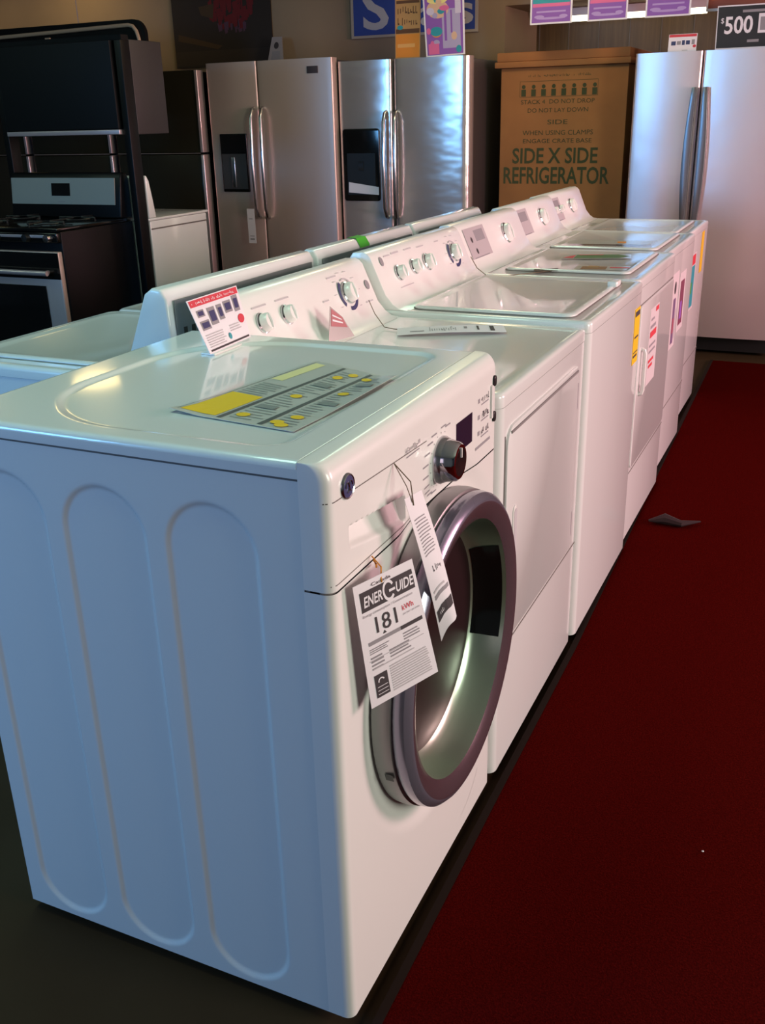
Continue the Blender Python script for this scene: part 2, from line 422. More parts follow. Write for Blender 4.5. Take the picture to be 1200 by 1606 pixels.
m.build('control_panel', PLAST, wm, ang=50)
MB().box(-SM-.0, -.037, .003, W1-.003, .793, .7985).build('seam', SEAM, wm)
def strip(fn, w, parent, mt=SEAM, name='seam'):
    b = MB(); n = len(fn)
    b.add([F(y, z+w/2, .0004) for y, z in fn]+[F(y, z-w/2, .0004) for y, z in fn], [(i, i+1, n+i+1, n+i) for i in range(n-1)])
    return b.build(name, mt, parent, fix=False)
MB().grid(lambda y, z: (Fx(y, .793)-.004, y, z), ys2, [.792, .799]).build('seam', SEAM, wm)
strip([(y, .925-.012*(y/.32)) for y in [0.001]+lin(.004, .33, 40)], .0016, wm)
strip([(y, .806-.028*sst((.07-y)/.07)*0-.0*y) for y in lin(.004, .30, 40)], .0014, wm)
strip([(.50+.10*t, .06+.05*t*t) for t in lin(0, 1, 10)], .002, wm, PLAST, 'toe_line')
# door
fr = ((0, DC, DZ), (1, 0, 0), (0, 1, 0), (0, 0, 1))
dr = MB().lathe([(.262, -.014), (.281, -.006), (.2825, .008), (.280, .024), (.272, .028)], fr, 96).build('door', GREYM, wm)
rg_ = MB().lathe([(.276, .027), (.2785, .034), (.2765, .046), (.268, .054), (.262, .056)], fr, 96)
rg_.lathe([(.262, .056), (.256, .0555), (.244, .052), (.235, .048), (.230, .045)], fr, 96, mi=1)
rg_.build('outer_ring', [mat('ceiling_sheen_ring', (.24, .23, .30), .22, .6, coat=.4), PURPLE], dr)  # lavender half paints the ceiling's reflection onto the rounded rim
MB().lathe([(.230, .045), (.2285, .038), (.226, .026), (.222, .010), (.216, -.006), (.209, -.016), (.203, -.020)], fr, 96).build('inner_bezel', mat('bezel_chrome', (.50, .60, .48), .30, .9), dr)
MB().lathe([(.204, -.0195), (.19, -.0198), (.15, -.02), (.08, -.02), (.0001, -.02)], fr, 64).build('glass', GLASSD, dr)
MB().lathe([(.2280, .0375), (.2250, .026), (.2205, .010), (.2145, -.006), (.208, -.0145)], fr, 28, a0=math.radians(-23), a1=math.radians(30)).build('door_grip', BLACKGL, dr)
b = MB(); 
for k in range(2): b.lathe([(.2838, .008), (.2838, .022)], fr, 4, a0=math.radians(199), a1=math.radians(202.5))
b.build('latch_mark', DARK, dr)
# knob, badge, display
kc = (.392, .862); kb = Fx(*kc)
kfr = ((kb, kc[0], kc[1]), (1, 0, 0), (0, 1, 0), (0, 0, 1))
kn = MB().lathe([(.040, 0), (.040, .004), (.037, .010), (.036, .012)], kfr, 48).build('dial', CHROMED, wm)
g = MB().lathe([(.036, .012), (.0325, .030), (.029, .034), (.024, .0345)], kfr, 24)
g.build('grip_ring', CHROME, kn)
MB().lathe([(.0245, .0345), (.018, .033), (.0001, .031)], kfr, 32).build('face', mat('dark_chrome', (.10, .09, .10), .12, .9), kn)
MB().box(kb+.034, kb+.037, kc[0]-.0015, kc[0]+.0015, kc[1]+.008, kc[1]+.024).build('pointer', PLAST, kn)
bfr = ((0, .052, .934), (1, 0, 0), (0, 1, 0), (0, 0, 1))
bd = MB().lathe([(.0185, 0), (.018, .0025), (.0165, .004), (.015, .003)], bfr, 32).build('badge', CHROMED, wm)
bm_ = MB().lathe([(.0152, .003), (.0001, .0034)], bfr, 32); bm_.build('face', NAVY, bd)
sw = MB()
for s_ in (-1, 1):
    sw.tube([(.0040, .052+s_*.005+.005*math.cos(a)*s_*.9, .934+.007*math.sin(a)) for a in lin(0, 1.6*PI, 20)], .0007, 6)
sw.build('monogram', CHROME, bd)
MP = lambda y, z, h=0: F(y, z, h)
it = [('r', .462, .848, .542, .902, 0)]
for r_ in range(3):
    zz = .912-.030*r_
    it += [('r', .572, zz-.004, .582, zz+.004, 1), ('r', .590, zz-.011, .630, zz-.0085, 1)]+scr(.590, zz-.006, .632, zz+.006, 0, 10, r_)
it += [('r', .560, .824, .640, .829, 1), ('t', .246, .915, .258, .925, 'HE', 1)]+scr(.262, .915, .306, .925, 1, 9, 3)+[('r', .250, .909, .30, .911, 1)]
for k in range(14):
    a = math.radians(70+k*20); 
    if 140 < 0: pass
    u, v = kc[0]+.056*math.cos(a), kc[1]+.054*math.sin(a); sg = -1 if math.cos(a) < 0 else 1
    it += [('r', min(u, u+sg*.022), v-.0012, max(u, u+sg*.022), v+.0012, 1), ('r', kc[0]+.047*math.cos(a)-.001, kc[1]+.046*math.sin(a)-.001, kc[0]+.047*math.cos(a)+.001, kc[1]+.046*math.sin(a)+.001, 1)]
printing('printing', wm, MP, it, [mat('display_violet_black', (.02, .012, .03), .2), INKG])
for i, zz in enumerate((.930, .862)):
    MB().prism(rrect(.652, .666, zz-.010, zz+.010, .006), 'x', Fx(.66, zz)-.004, Fx(.66, zz)+.004).build('button', DARK, wm, bevel=.0015, seg=2)
MB().prism(rrect(.640, .648, .862, .925, .003), 'x', Fx(.644, .9)-.003, Fx(.644, .9)+.004).build('white_bar', PLAST, wm, bevel=.001, seg=2)  # white bar shaped in place of a vertical highlight beside the buttons
def feet(par, x0, x1, y0, y1):
    for x in (x0, x1):
        for y in (y0, y1):
            MB().lathe([(.0001, 0), (.019, 0), (.019, .007), (.008, .009), (.008, .024)], ((x, y, 0), (0, 0, 1), (1, 0, 0), (0, 1, 0)), 16).build('foot', mat('grey_foot', (.12, .12, .12), .6), par)
feet(wm, -.63, -.06, .05, W1-.05)

# things on the washer
Zt = H1-.0045
# manual sheet
Ms = bil((-.352, .150, Zt+.001), (-.118, .122, Zt+.001), (-.098, .440, Zt+.001), (-.292, .520, Zt+.001),
         lambda u, v: .012*max(0, u-.8)*5*(v-.25 if v > .25 else 0)*.9+.018*max(0, .10-v)*max(0, .25-u)*12+.0012)
sh = sheet('instruction_sheet', None, Ms, PAPERC, 24, 24); tag(sh, 'printed instruction sheet with yellow block lying on the front-loading washer top', 'paper')
it = [('r', .03, .03, .035, .97, 0), ('r', .045, .035, .345, .36, 1), ('r', .37, .02, .41, .98, 0), ('r', .70, .02, .74, .98, 0), ('r', .05, .62, .17, .96, 4)]
it += lines(.07, .33, .37, .57, 7, 2)+lines(.44, .68, .05, .95, 26, 2, .3, .5)+lines(.77, .95, .05, .95, 26, 2, .3, .5)
for u, v in ((.50, .10), (.55, .45), (.52, .82), (.60, .90), (.80, .08), (.86, .05), (.84, .60), (.78, .88), (.86, .18)): it.append(('c', u, v, .05, .028, 1))
for u, v in ((.45, .22), (.47, .64), (.80, .40), (.78, .76)): it.append(('r', u, v, u+.16, v+.05, 3, 1.5))
printing('printing', sh, Ms, it, [mat('slate_print', (.08, .10, .10), .4), YELLOW, mat('pale_print', (.26, .28, .26), .4), mat('mid_grey_print', (.22, .25, .24), .4), mat('pale_yellow_print', (.78, .72, .35), .4)])
# price card in a clear holder
card = empty('price_card_holder', (-.512, .57, Zt), 0, 'white price card with red header in clear holder standing on the washer top', 'price card')
def rel(o, p): return tuple(Vector(p)-o.location)
q0, q1, q2, q3 = [rel(card, p) for p in ((-.506, .492, Zt+.004), (-.518, .655, Zt+.004), (-.552, .668, Zt+.104), (-.540, .478, Zt+.104))]
Mc = bil(q0, q1, q2, q3)
sheet('card', card, Mc, PAPER, 4, 4, .001)
it = [('r', .02, .86, .98, .98, 0), ('r', .05, .03, .97, .065, 1), ('c', .90, .40, .07, .085, 0)]
for u, v, a, b_ in ((.08, .66, .14, .13), (.07, .42, .18, .17), (.28, .46, .15, .32), (.47, .50, .11, .28), (.62, .58, .16, .22), (.82, .55, .12, .30)):
    it += [('r', u, v, u+a, v+b_, 4), ('r', u+.02, v+b_*.2, u+a-.02, v+b_*.8, 3, 1.6)]
it += scr(.06, .89, .93, .95, 2, 34, 8)+lines(.07, .50, .10, .36, 6, 5)+lines(.60, .88, .24, .38, 3, 5)+[('c', .55, .17, .03, .06, 6)]
printing('printing', card, Mc, it, [RED, INK, PAPER, NAVY, INKG, INKL, TEAL], .0006)
CLEAR = mat('clear_acrylic', (.95, .98, .97), .05, trans=1)
cm = MB().grid(lambda u, v: Mc(u, v, .0022), [-.0, 1.0], [0, 1]); cm.grid(lambda u, v: Mc(u, v, .0036), [0, 1], [0, 1])
ft_ = MB().box(-.022, .010, -.07, .08, 0.0, .004)
ft_.build('holder_foot', PLAST, card, bevel=.001, seg=1)
# energy label, hanging from the drawer seam and resting against the door ring
en = empty('energy_label', (.02, .1, .80), 0, 'large white energy rating label hanging beside the washer door', 'label')
e00, e10, e11, e01 = [rel(en, p) for p in ((.022, .0609, .588), (.080, .176, .600), (.050, .150, .795), (.012, .034, .795))]
e00, e10, e11, e01 = [rel(en, p) for p in EG] if 'EG' in globals() else (e00, e10, e11, e01)
Me = bil(e00, e10, e11, e01)
en_args = (Me,)
sheet('paper', en, Me, PAPER, 6, 6, .0006)
it = [('r', .08, .775, .95, .93, 0), ('t', .12, .81, .42, .89, 'ENER', 1, .02), ('t', .64, .81, .93, .89, 'UIDE', 1, .02),
      ('a', .53, .855, .060, .085, .5, 5.6, 1.15, 1), ('r', .53, .84, .63, .86, 1, 3), ('t', .28, .945, .60, .97, 'Canada', 0),
      ('t', .08, .735, .88, .755, 'Energy consumption / Consommation', 2),
      ('t', .25, .575, .58, .705, '181', 0), ('t', .68, .645, .86, .69, 'kWh', 3), ('t', .68, .61, .95, .628, 'per year / par annee', 2),
      ('q', [(.33, .545), (.36, .57), (.39, .545)], 0), ('r', .10, .50, .95, .53, 2, 1), ('r', .6, .50, .95, .53, 0, 1.6), ('r', .08, .375, .92, .38, 4)]
it += lines(.10, .40, .43, .48, 3, 2)+lines(.62, .92, .41, .48, 3, 2)+lines(.10, .30, .30, .42, 4, 2)+lines(.38, .70, .33, .41, 3, 2)+lines(.34, .93, .05, .28, 11, 4, .5, .05)+lines(.1, .9, .30, .32, 1, 4)
it += [('r', .10, .06, .29, .25, 0), ('a', .19, .19, .02, .03, .3, 3.4, 1.6, 1), ('r', .12, .145, .27, .15, 1, 2), ('r', .12, .115, .27, .12, 1, 2), ('r', .12, .085, .27, .09, 1, 2)]
printing('printing', en, Me, it, [INK, PAPER, INKG, RED, INKL], .0004)
mtop = Vector(Me(.45, .97, .0005))
b = MB(); p0 = Vector(rel(en, (.003, .115, .806)))
b.tube([p0, (p0+mtop)/2+Vector((.006, .003, .0)), mtop, mtop-Vector((-.001, 0, .006))], .0011, 6); b.tube([p0+Vector((.003, 0, -.006)), p0+Vector((.005, .004, -.014)), (p0+mtop)/2], .0016, 6)
b.build('string', OSTRING, en)
# long hang tag
ht = empty('hang_tag', (.03, .2, .88), 0, 'long narrow white hang tag on brown string beside the washer drawer handle', 'tag')
def Mt(u, v, h=0):   # v=0 bottom, v=1 top
    a = 1-v
    x = .030+.052*a-.016*(1-u)**2*a+.004*math.sin(a*3)
    y = (.172+.052*a)*(1-u)+(.236+.012*a)*u+.0*a
    z = (.876-.232*a)*(1-u)+(.868-.208*a)*u-.02*a*(u-.5)**2*4*(1-u)
    n = Vector((.9, -.4, .15)).normalized()
    return tuple(Vector(rel(ht, (x, y, z)))+n*h)
sheet('paper', ht, Mt, PAPER, 10, 20, .0006)
it = lines(.15, .85, .58, .86, 12, 1, .35, .3)+scr(.30, .44, .80, .49, 0, 7, 5)+[('r', .10, .27, .92, .30, 1), ('r', .05, .12, .95, .20, 0), ('r', .10, .32, .7, .335, 2)]+scr(.15, .145, .35, .175, 3, 4, 9)
printing('printing', ht, Mt, it, [INK, INKG, INKL, PAPER], .0004)
tt = Vector(Mt(.35, .97, .001)); hk = Vector(rel(ht, (.002, .200, .918)))
b = MB(); b.tube([hk, (hk+tt)/2+Vector((.010, .004, 0)), tt+Vector((.002, 0, -.008))], .0009, 6); b.tube([hk, (hk+tt)/2+Vector((.008, -.006, -.004)), tt+Vector((.001, -.002, -.003))], .0007, 6)
b.build('string', STRING, ht)

# ------------------------------------------------------------------ top-console machines
def console_prof(xb, z0, dx=0., hh=.15, t=.16):
    # front face of the console leans back; xb = front foot
    p = [(xb+.045, z0), (xb+.018, z0+.004), (xb, z0+.016)]
    p += [(xb-.012-.052*k/6, z0+.02+(hh-.034)*k/6) for k in range(1, 7)]
    p += [(xb-.072, z0+hh-.006), (xb-.084, z0+hh), (xb-.115, z0+hh-.002), (xb-.128, z0+hh-.02), (xb-.14, z0+.05), (xb-.145, z0)]
    return p
def machine(name, label, cat, xf, y0, w, H, D, xb, rz=0, hh=.15, grp=None, lid=None, cfeat=(), ffeat=None, endround=.0):
    t = empty(name, (xf, y0, 0), rz, label, cat, grp)
    MB().prism(rrect(-D, 0, .002, w-.002, [.004, .022, .022, .004]), 'z', .022, H-.030).build('cabinet', ENAMEL, t)
    MB().prism(rrect(-D+.004, -.004, .005, w-.005, [.004, .02, .02, .004]), 'z', H-.034, H-.026).build('seam', SEAM, t)
    tp = MB(); o = rrect(-D, 0, 0, w, [.004, .022, .022, .004]); 
    n = len(o); cx, cy = -D/2, w/2
    rings = [(1, H-.029)]+[(1-0, H-.010)]
    def sh(off): return rrect(-D+off, -off, off, w-off, [.004, .022, .022, .004])
    V = []; prof = [(0, H-.029), (0, H-.009)]+[(.009*(1-math.cos(a)), H-.009+.009*math.sin(a)) for a in lin(0, PI/2, 4)[1:]]+[(.020, H), (.026, H-.0015)]
    for off, z in prof: V += [(p[0], p[1], z) for p in sh(off)]
    Fc = [(i*n+k, i*n+(k+1) % n, (i+1)*n+(k+1) % n, (i+1)*n+k) for i in range(len(prof)-1) for k in range(n)]
    Fc += [tuple((len(prof)-1)*n+k for k in range(n)), tuple(range(n-1, -1, -1))]
    tp.add(V, Fc); tp.build('top_panel', ENAMEL, t)
    cp_ = console_prof(xb, H-.001, hh=hh)
    cs = MB().prism(cp_, 'y', .004, w-.004).build('console', PLAST, t, bevel=.006, seg=3)
    def C(u, v, h=0):   # u along y (m), v 0..1 up the leaning face
        z = H+.02+(hh-.034)*v; x = xb-.012-.052*v+.0006; return (x+h*.93, u, z+h*.37)
    for k in cfeat: k(cs, C)
    feet(t, -D+.05, -.05, .05, w-.05)
    if lid:
        x0, x1, a, b_ = lid
        MB().prism(rrect(x0-.003, x1+.003, a-.003, b_+.003, .035), 'z', H-.0015, H+.0006).build('seam', SEAM, t)
        l = MB()
        def shl(off): return rrect(x0+off, x1-off, a+off, b_-off, .034)
        pr = [(0, H), (0, H+.004), (.003, H+.007), (.010, H+.008), (.018, H+.007), (.030, H+.0045)]; V = []
        for off, z in pr: V += [(p[0], p[1], z) for p in shl(off)]
        n = 28; l.add(V, [(i*n+k, i*n+(k+1) % n, (i+1)*n+(k+1) % n, (i+1)*n+k) for i in range(len(pr)-1) for k in range(n)]+[tuple((len(pr)-1)*n+k for k in range(n))])
        l.build('lid', ENAMEL, t)
    if ffeat: ffeat(t, w, H)
    return t
def kn_feat(u, v=.5, r=.022, dial=False, plate=PLAST):
    def f(cs, C):
        O = Vector(C(u, v)); A = Vector((.93, 0, .37)).normalized(); E2 = Vector((-.37, 0, .93)).normalized(); fr = (O, A, (0, 1, 0), E2)
        if dial:
            r2 = r*1.9
            printing('dial_printing', cs, lambda a, b, h: tuple(O+A*(h+.0005)+Vector((0, 1, 0))*a+E2*b),
                     [('a', 0, 0, r*1.35, r*1.75, -1.9, -.2, 1, 0), ('a', 0, 0, r*1.35, r*1.75, 2.3, 3.9, 1, 0), ('a', 0, 0, r*1.35, r*1.5, .2, 2.0, 1, 1)]
                     + [('r', r2*1.25*math.cos(a)-.006, r2*1.15*math.sin(a)-.001, r2*1.25*math.cos(a)+.006, r2*1.15*math.sin(a)+.001, 1) for a in lin(0, 5.5, 9)], [NAVY, INKL])
        k = MB().lathe([(r*1.12, .0004), (r*1.12, .003), (r, .006)], fr, 32).build('knob', CHROME, cs)
        MB().lathe([(r, .005), (r*.92, .018), (r*.8, .022), (.0001, .0225)], fr, 32).build('cap', PLAST, k)
        MB().tube([O+A*.022-E2*r*.75, O+A*.025, O+A*.022+E2*r*.75], .004, 8).build('grip', PLAST, k)
    return f
def mark(u, v, ru=.012, rv=.12, m=INKG):
    return lambda cs, C: printing('badge', cs, C, [('c', u, v, ru, rv, 0)], [m], .001)
def words(items):
    return lambda cs, C: printing('printing', cs, C, items, [INKG, INKL, NAVY], .0006)
def plate(u0, u1):
    def f(cs, C):
        it = [('r', u0, .06, u1, .94, 0), ('c', u0+.05, .62, .008, .08, 1), ('c', u0+.065, .30, .008, .08, 1), ('r', u0+.09, .55, u1-.02, .85, 2), ('r', u0+.02, .06+.06, u1-.03, .15, 2)]
        printing('control_plate', cs, C, it, [mat('pale_grey_plate', (.48, .43, .45), .4), INK, INKG], .0008)
    return f
def dryer_front(t, w, H):
    fx = .0
    m = MB().prism(rrect(.030, w-.085, .335, H-.075, [.02, .01, .012, .045]), 'x', -.006, .006).build('door', ENAMEL, t, bevel=.003, seg=2)
    B(.0055, .0082, .050, w-.095, H-.0895, H-.0842).build('seam', mat('slot_grey', (.20, .18, .18), .8), t)
    B(.0005, .0012, .0265, .0295, .33, H-.09).build('seam', SEAM, t)
    h = MB().prism(rrect(.072, .100, .50, .640, .0138), 'x', .005, .0085).build('door_handle', PLAST, m, bevel=.002, seg=2)
    MB().prism(rrect(.077, .095, .51, .632, .0088), 'x', .0086, .0092).build('recess', INKL, h)
    for z in (.74, .40): B(.0005, .004, w-.080, w-.070, z-.035, z+.03).build('hinge', INKG, m, bevel=.001, seg=1)
    B(.0002, .001, .012, w-.012, .318, .3215).build('seam', SEAM, t)
d2 = machine('clothes_dryer', 'white dryer with hinged front door, second in the row behind the front-loading washer', 'clothes dryer', .004, .695, .672, .893, .70, -.545, hh=.150,
    cfeat=[kn_feat(.11, .52, .021), kn_feat(.215, .52, .021), kn_feat(.525, .52, .026, True), mark(.64, .55, .011, .10, INKG),
           words([('r', .09, .80, .15, .83, 1), ('r', .19, .80, .25, .83, 1), ('r', .60, .2, .64, .23, 1), ('r', .39, .5, .42, .53, 1), ('r', .45, .9, .50, .93, 1)])],
    ffeat=dryer_front)
def w3_front(t, w, H):
    M = lambda u, v, h=0: (.0006+h, u, v)
    s_ = sheet('energy_strip', t, lambda u, v, h=0: (.0012+h, .572+.080*u, .665+.170*v), YELLOW, 2, 4, .0008)
    printing('printing', t, lambda u, v, h=0: (.0014+h, .572+.080*u, .665+.170*v), [('r', .08, .86, .92, .95, 0), ('r', .15, .47, .85, .50, 0, 1.5), ('r', .1, .12, .8, .16, 0), ('r', .1, .2, .9, .22, 0)], [INK])
w3 = machine('top_load_washer', 'white top-loading washer with yellow strip on its front, third in the row', 'washing machine', .012, 1.375, .680, .905, .70, -.538, hh=.150,
    lid=(-.50, -.055, .04, .64), grp=None,
    cfeat=[kn_feat(.135, .50, .020), kn_feat(.245, .52, .020), kn_feat(.345, .52, .023), kn_feat(.565, .52, .026, True), mark(.055, .85, .010, .10),
           words([('r', .08, .92, .12, .95, 1), ('r', .13, .93, .18, .97, 1), ('r', .22, .93, .27, .96, 1), ('r', .31, .9, .36, .93, 1), ('r', .45, .9, .48, .93, 1), ('r', .11, .18, .2, .20, 1)])], ffeat=w3_front)
lb = MB().prism(rrect(-.075, -.045, .505, .56, .008), 'z', .910, .926).build('lid_handle', PLAST, w3, bevel=.003, seg=2)
def m4_front(t, w, H):
    dryer_like = MB().prism(rrect(.035, w-.035, .28, H-.085, .02), 'x', -.004, .005).build('door', ENAMEL, t, bevel=.003, seg=2)
    B(.0005, .0012, .033, w-.033, H-.086, H-.082).build('seam', SEAM, t)
    B(.0002, .001, .012, w-.012, .262, .266).build('seam', SEAM, t)
    hd = MB().tube([(.004, .085, .525), (.014, .085, .529), (.017, .085, .54), (.017, .085, .66), (.014, .085, .671), (.004, .085, .675)], .007, 10).build('door_handle', PLAST, dryer_like)
    MB().tube([(.004, .125, .545), (.010, .125, .55), (.012, .125, .56), (.012, .125, .65), (.004, .125, .66)], .004, 10).build('white_bar', PLAST, dryer_like)
    M = lambda u, v, h=0: (.0062+h, u, v)
    s_ = sheet('front_sticker', dryer_like, lambda u, v, h=0: (.0058+h, .20+.16*u, .52+.26*v), PAPERD, 2, 2, .0008)
    printing('printing', dryer_like, lambda u, v, h=0: (.0060+h, .20+.16*u, .52+.26*v), [('r', .1, .62, .8, .70, 0), ('r', .1, .74, .7, .78, 1), ('r', .1, .50, .8, .53, 1), ('r', .15, .84, .5, .87, 1), ('r', .15, .22, .6, .26, 0), ('r', .1, .29, .7, .33, 0), ('r', .1, .42, .8, .45, 1), ('r', .6, .92, .95, .98, 0)], [RED, INKG])
m4 = machine('top_load_washer', 'white machine with red-lettered sticker on its front, fourth in the row', 'washing machine', .000, 2.062, .680, .905, .70, -.545, 0, hh=.150,
    lid=(-.47, -.055, .10, .64), cfeat=[plate(.06, .26), kn_feat(.47, .5, .034)], ffeat=m4_front)
def m5_front(t, w, H):
    B(.0002, .001, .012, w-.012, .262, .266).build('seam', SEAM, t)
    M = lambda u, v, h=0: (.0012+h, .12+.18*u, .50+.30*v)
    s_ = sheet('picture_sticker', t, M, PAPERD, 2, 2, .0008)
    printing('printing', t, lambda u, v, h=0: M(u, v, h+.0002), [('r', .45, .06, .75, .66, 0), ('c', .58, .80, .12, .08, 1), ('r', .48, .2, .70, .40, 2, 2), ('r', .05, .2, .12, .9, 3), ('r', .85, .1, .95, .5, 3)], [mat('dusky_violet', (.17, .10, .20), .6), INK, mat('dusky_red', (.34, .08, .12), .6), INKL])
    M2 = lambda u, v, h=0: (.0012+h, .33+.16*u, .54+.24*v)
    s_ = sheet('picture_sticker', t, M2, PAPERD, 2, 2, .0008)
    printing('printing', t, lambda u, v, h=0: M2(u, v, h+.0002), [('r', .2, .1, .8, .85, 0), ('r', .3, .2, .6, .5, 1, 2)], [mat('maroon_print', (.20, .05, .09), .6), VIOLET])
m5 = machine('top_load_washer', 'white machine with violet picture stickers on its front, fifth in the row', 'washing machine', -.028, 2.750, .680, .900, .72, -.570, 0, hh=.150,
    lid=(-.47, -.055, .06, .62), cfeat=[plate(.05, .26), kn_feat(.44, .5, .034)], ffeat=m5_front)
def m6_front(t, w, H):
    B(.0002, .001, .012, w-.012, .262, .266).build('seam', SEAM, t)
    M = lambda u, v, h=0: (.0012+h, .16+.20*u, .52+.26*v)
    s_ = sheet('colour_sticker', t, M, PAPERD, 2, 2, .0008)
    printing('printing', t, lambda u, v, h=0: M(u, v, h+.0002), [('r', .1, .05, .9, .78, 0), ('r', .1, .80, .9, .97, 1), ('r', .3, .3, .6, .5, 2, 2)], [TEAL, RED, GREEN])
    M2 = lambda u, v, h=0: (.0012+h, .50+.08*u, .66+.19*v)
    s_ = sheet('energy_strip', t, M2, YELLOW, 2, 2, .0008)
m6 = machine('top_load_washer', 'white machine with teal and orange sticker on its front, last in the row', 'washing machine', -.066, 3.438, .700, .886, .74, -.585, 0, hh=.155,
    lid=(-.47, -.055, .06, .62), cfeat=[plate(.05, .27), kn_feat(.13, .5, .018), kn_feat(.24, .5, .018), kn_feat(.45, .5, .032)], ffeat=m6_front)

# things lying on the machines of the front row
Mg = bil((-.40, 1.12, .8945), (-.16, 1.235, .8945), (-.19, 1.30, .8965), (-.43, 1.19, .8965), lambda u, v: .004*math.sin(u*3)+.002)
g_ = sheet('hang_tag', None, Mg, PAPER, 10, 3); tag(g_, 'long white tag with black squares lying on the second machine beside the raised washer', 'tag')
printing('printing', g_, Mg, [('r', .86, .2, .90, .9, 0), ('r', .74, .3, .76, .9, 0), ('r', .62, .5, .65, .8, 1), ('r', .12, .3, .25, .4, 1)]+scr(.30, .25, .56, .8, 1, 12, 4), [INK, INKG], .0005)
def string(pts, label, m=STRING, r=.0011):
    o = MB().tube(pts, r, 6).build('string', m); tag(o, label, 'string'); return o
string([(-.528, 1.235, .955), (-.505, 1.22, .925), (-.47, 1.20, .897), (-.44, 1.19, .896), (-.41, 1.18, .8975)], 'thin brown string from the dryer dial to its white tag')
string([(-.52, 1.975, .970), (-.50, 1.98, .935), (-.47, 1.99, .910), (-.42, 2.02, .908), (-.37, 2.08, .908), (-.30, 2.17, .908), (-.27, 2.22, .908)], 'thin brown string from the third machine dial trailing onto the fourth machine', r=.0014)
Mg = bil((-.355, 2.12, .908), (-.285, 2.16, .908), (-.295, 2.20, .910), (-.365, 2.16, .910), lambda u, v: .002)
g_ = sheet('hang_tag', None, Mg, DARK, 3, 3); tag(g_, 'small dark tag lying at the near edge of the fourth machine', 'tag')
Mg = bil((-.34, 2.40, .9115), (-.11, 2.47, .9115), (-.13, 2.57, .9115), (-.36, 2.50, .9115), lambda u, v: .004)
g_ = sheet('booklet', None, Mg, PAPERC, 6, 4); tag(g_, 'green and red printed leaflet lying on the fourth machine lid', 'leaflet')
printing('printing', g_, Mg, [('q', [(.18, .08), (.82, .08), (.98, .5), (.82, .95), (.22, .95)], 0), ('q', [(.02, .2), (.17, .1), (.2, .9)], 1), ('r', .25, .8, .6, .92, 1, 2)], [mat('olive_green_print', (.07, .17, .05), .5), RED], .0005)
Mg = bil((-.24, 2.19, .908), (-.06, 2.215, .908), (-.07, 2.31, .908), (-.25, 2.285, .908), lambda u, v: .003)
g_ = sheet('booklet', None, Mg, PAPERC, 6, 4); tag(g_, 'white leaflet with brown picture at the near corner of the fourth machine', 'leaflet')
printing('printing', g_, Mg, [('r', .1, .1, .55, .8, 0), ('r', .6, .5, .95, .7, 1), ('r', .2, .5, .4, .9, 2, 2)], [mat('brown_print', (.25, .12, .04), .5), RED, mat('ochre_print', (.35, .2, .06), .5)], .0005)
Mg = bil((-.515, .985, .898), (-.492, 1.075, .898), (-.515, 1.060, .945), (-.532, 1.03, .975))
g_ = sheet('price_tag', None, Mg, mat('clear_card', (.42, .36, .35), .25), 2, 2, .001); tag(g_, 'small red-topped price tag propped against the dryer console', 'tag')
printing('printing', g_, Mg, [('r', .08, .45, .92, .95, 0), ('r', .15, .60, .75, .66, 1, 2), ('r', .15, .75, .75, .80, 1, 2)], [mat('faded_red_print', (.42, .12, .13), .5), PAPER], .0006)
Mg = bil((-.44, 2.86, .905), (-.12, 2.90, .905), (-.14, 3.02, .905), (-.46, 2.98, .905), lambda u, v: .006)
g_ = sheet('booklet', None, Mg, PAPERC, 6, 4); tag(g_, 'pale leaflet lying on the fifth machine lid', 'leaflet')
printing('printing', g_, Mg, [('r', .6, .3, .7, .7, 0), ('r', .1, .4, .5, .45, 1)], [ORANGE, INKL], .0005)

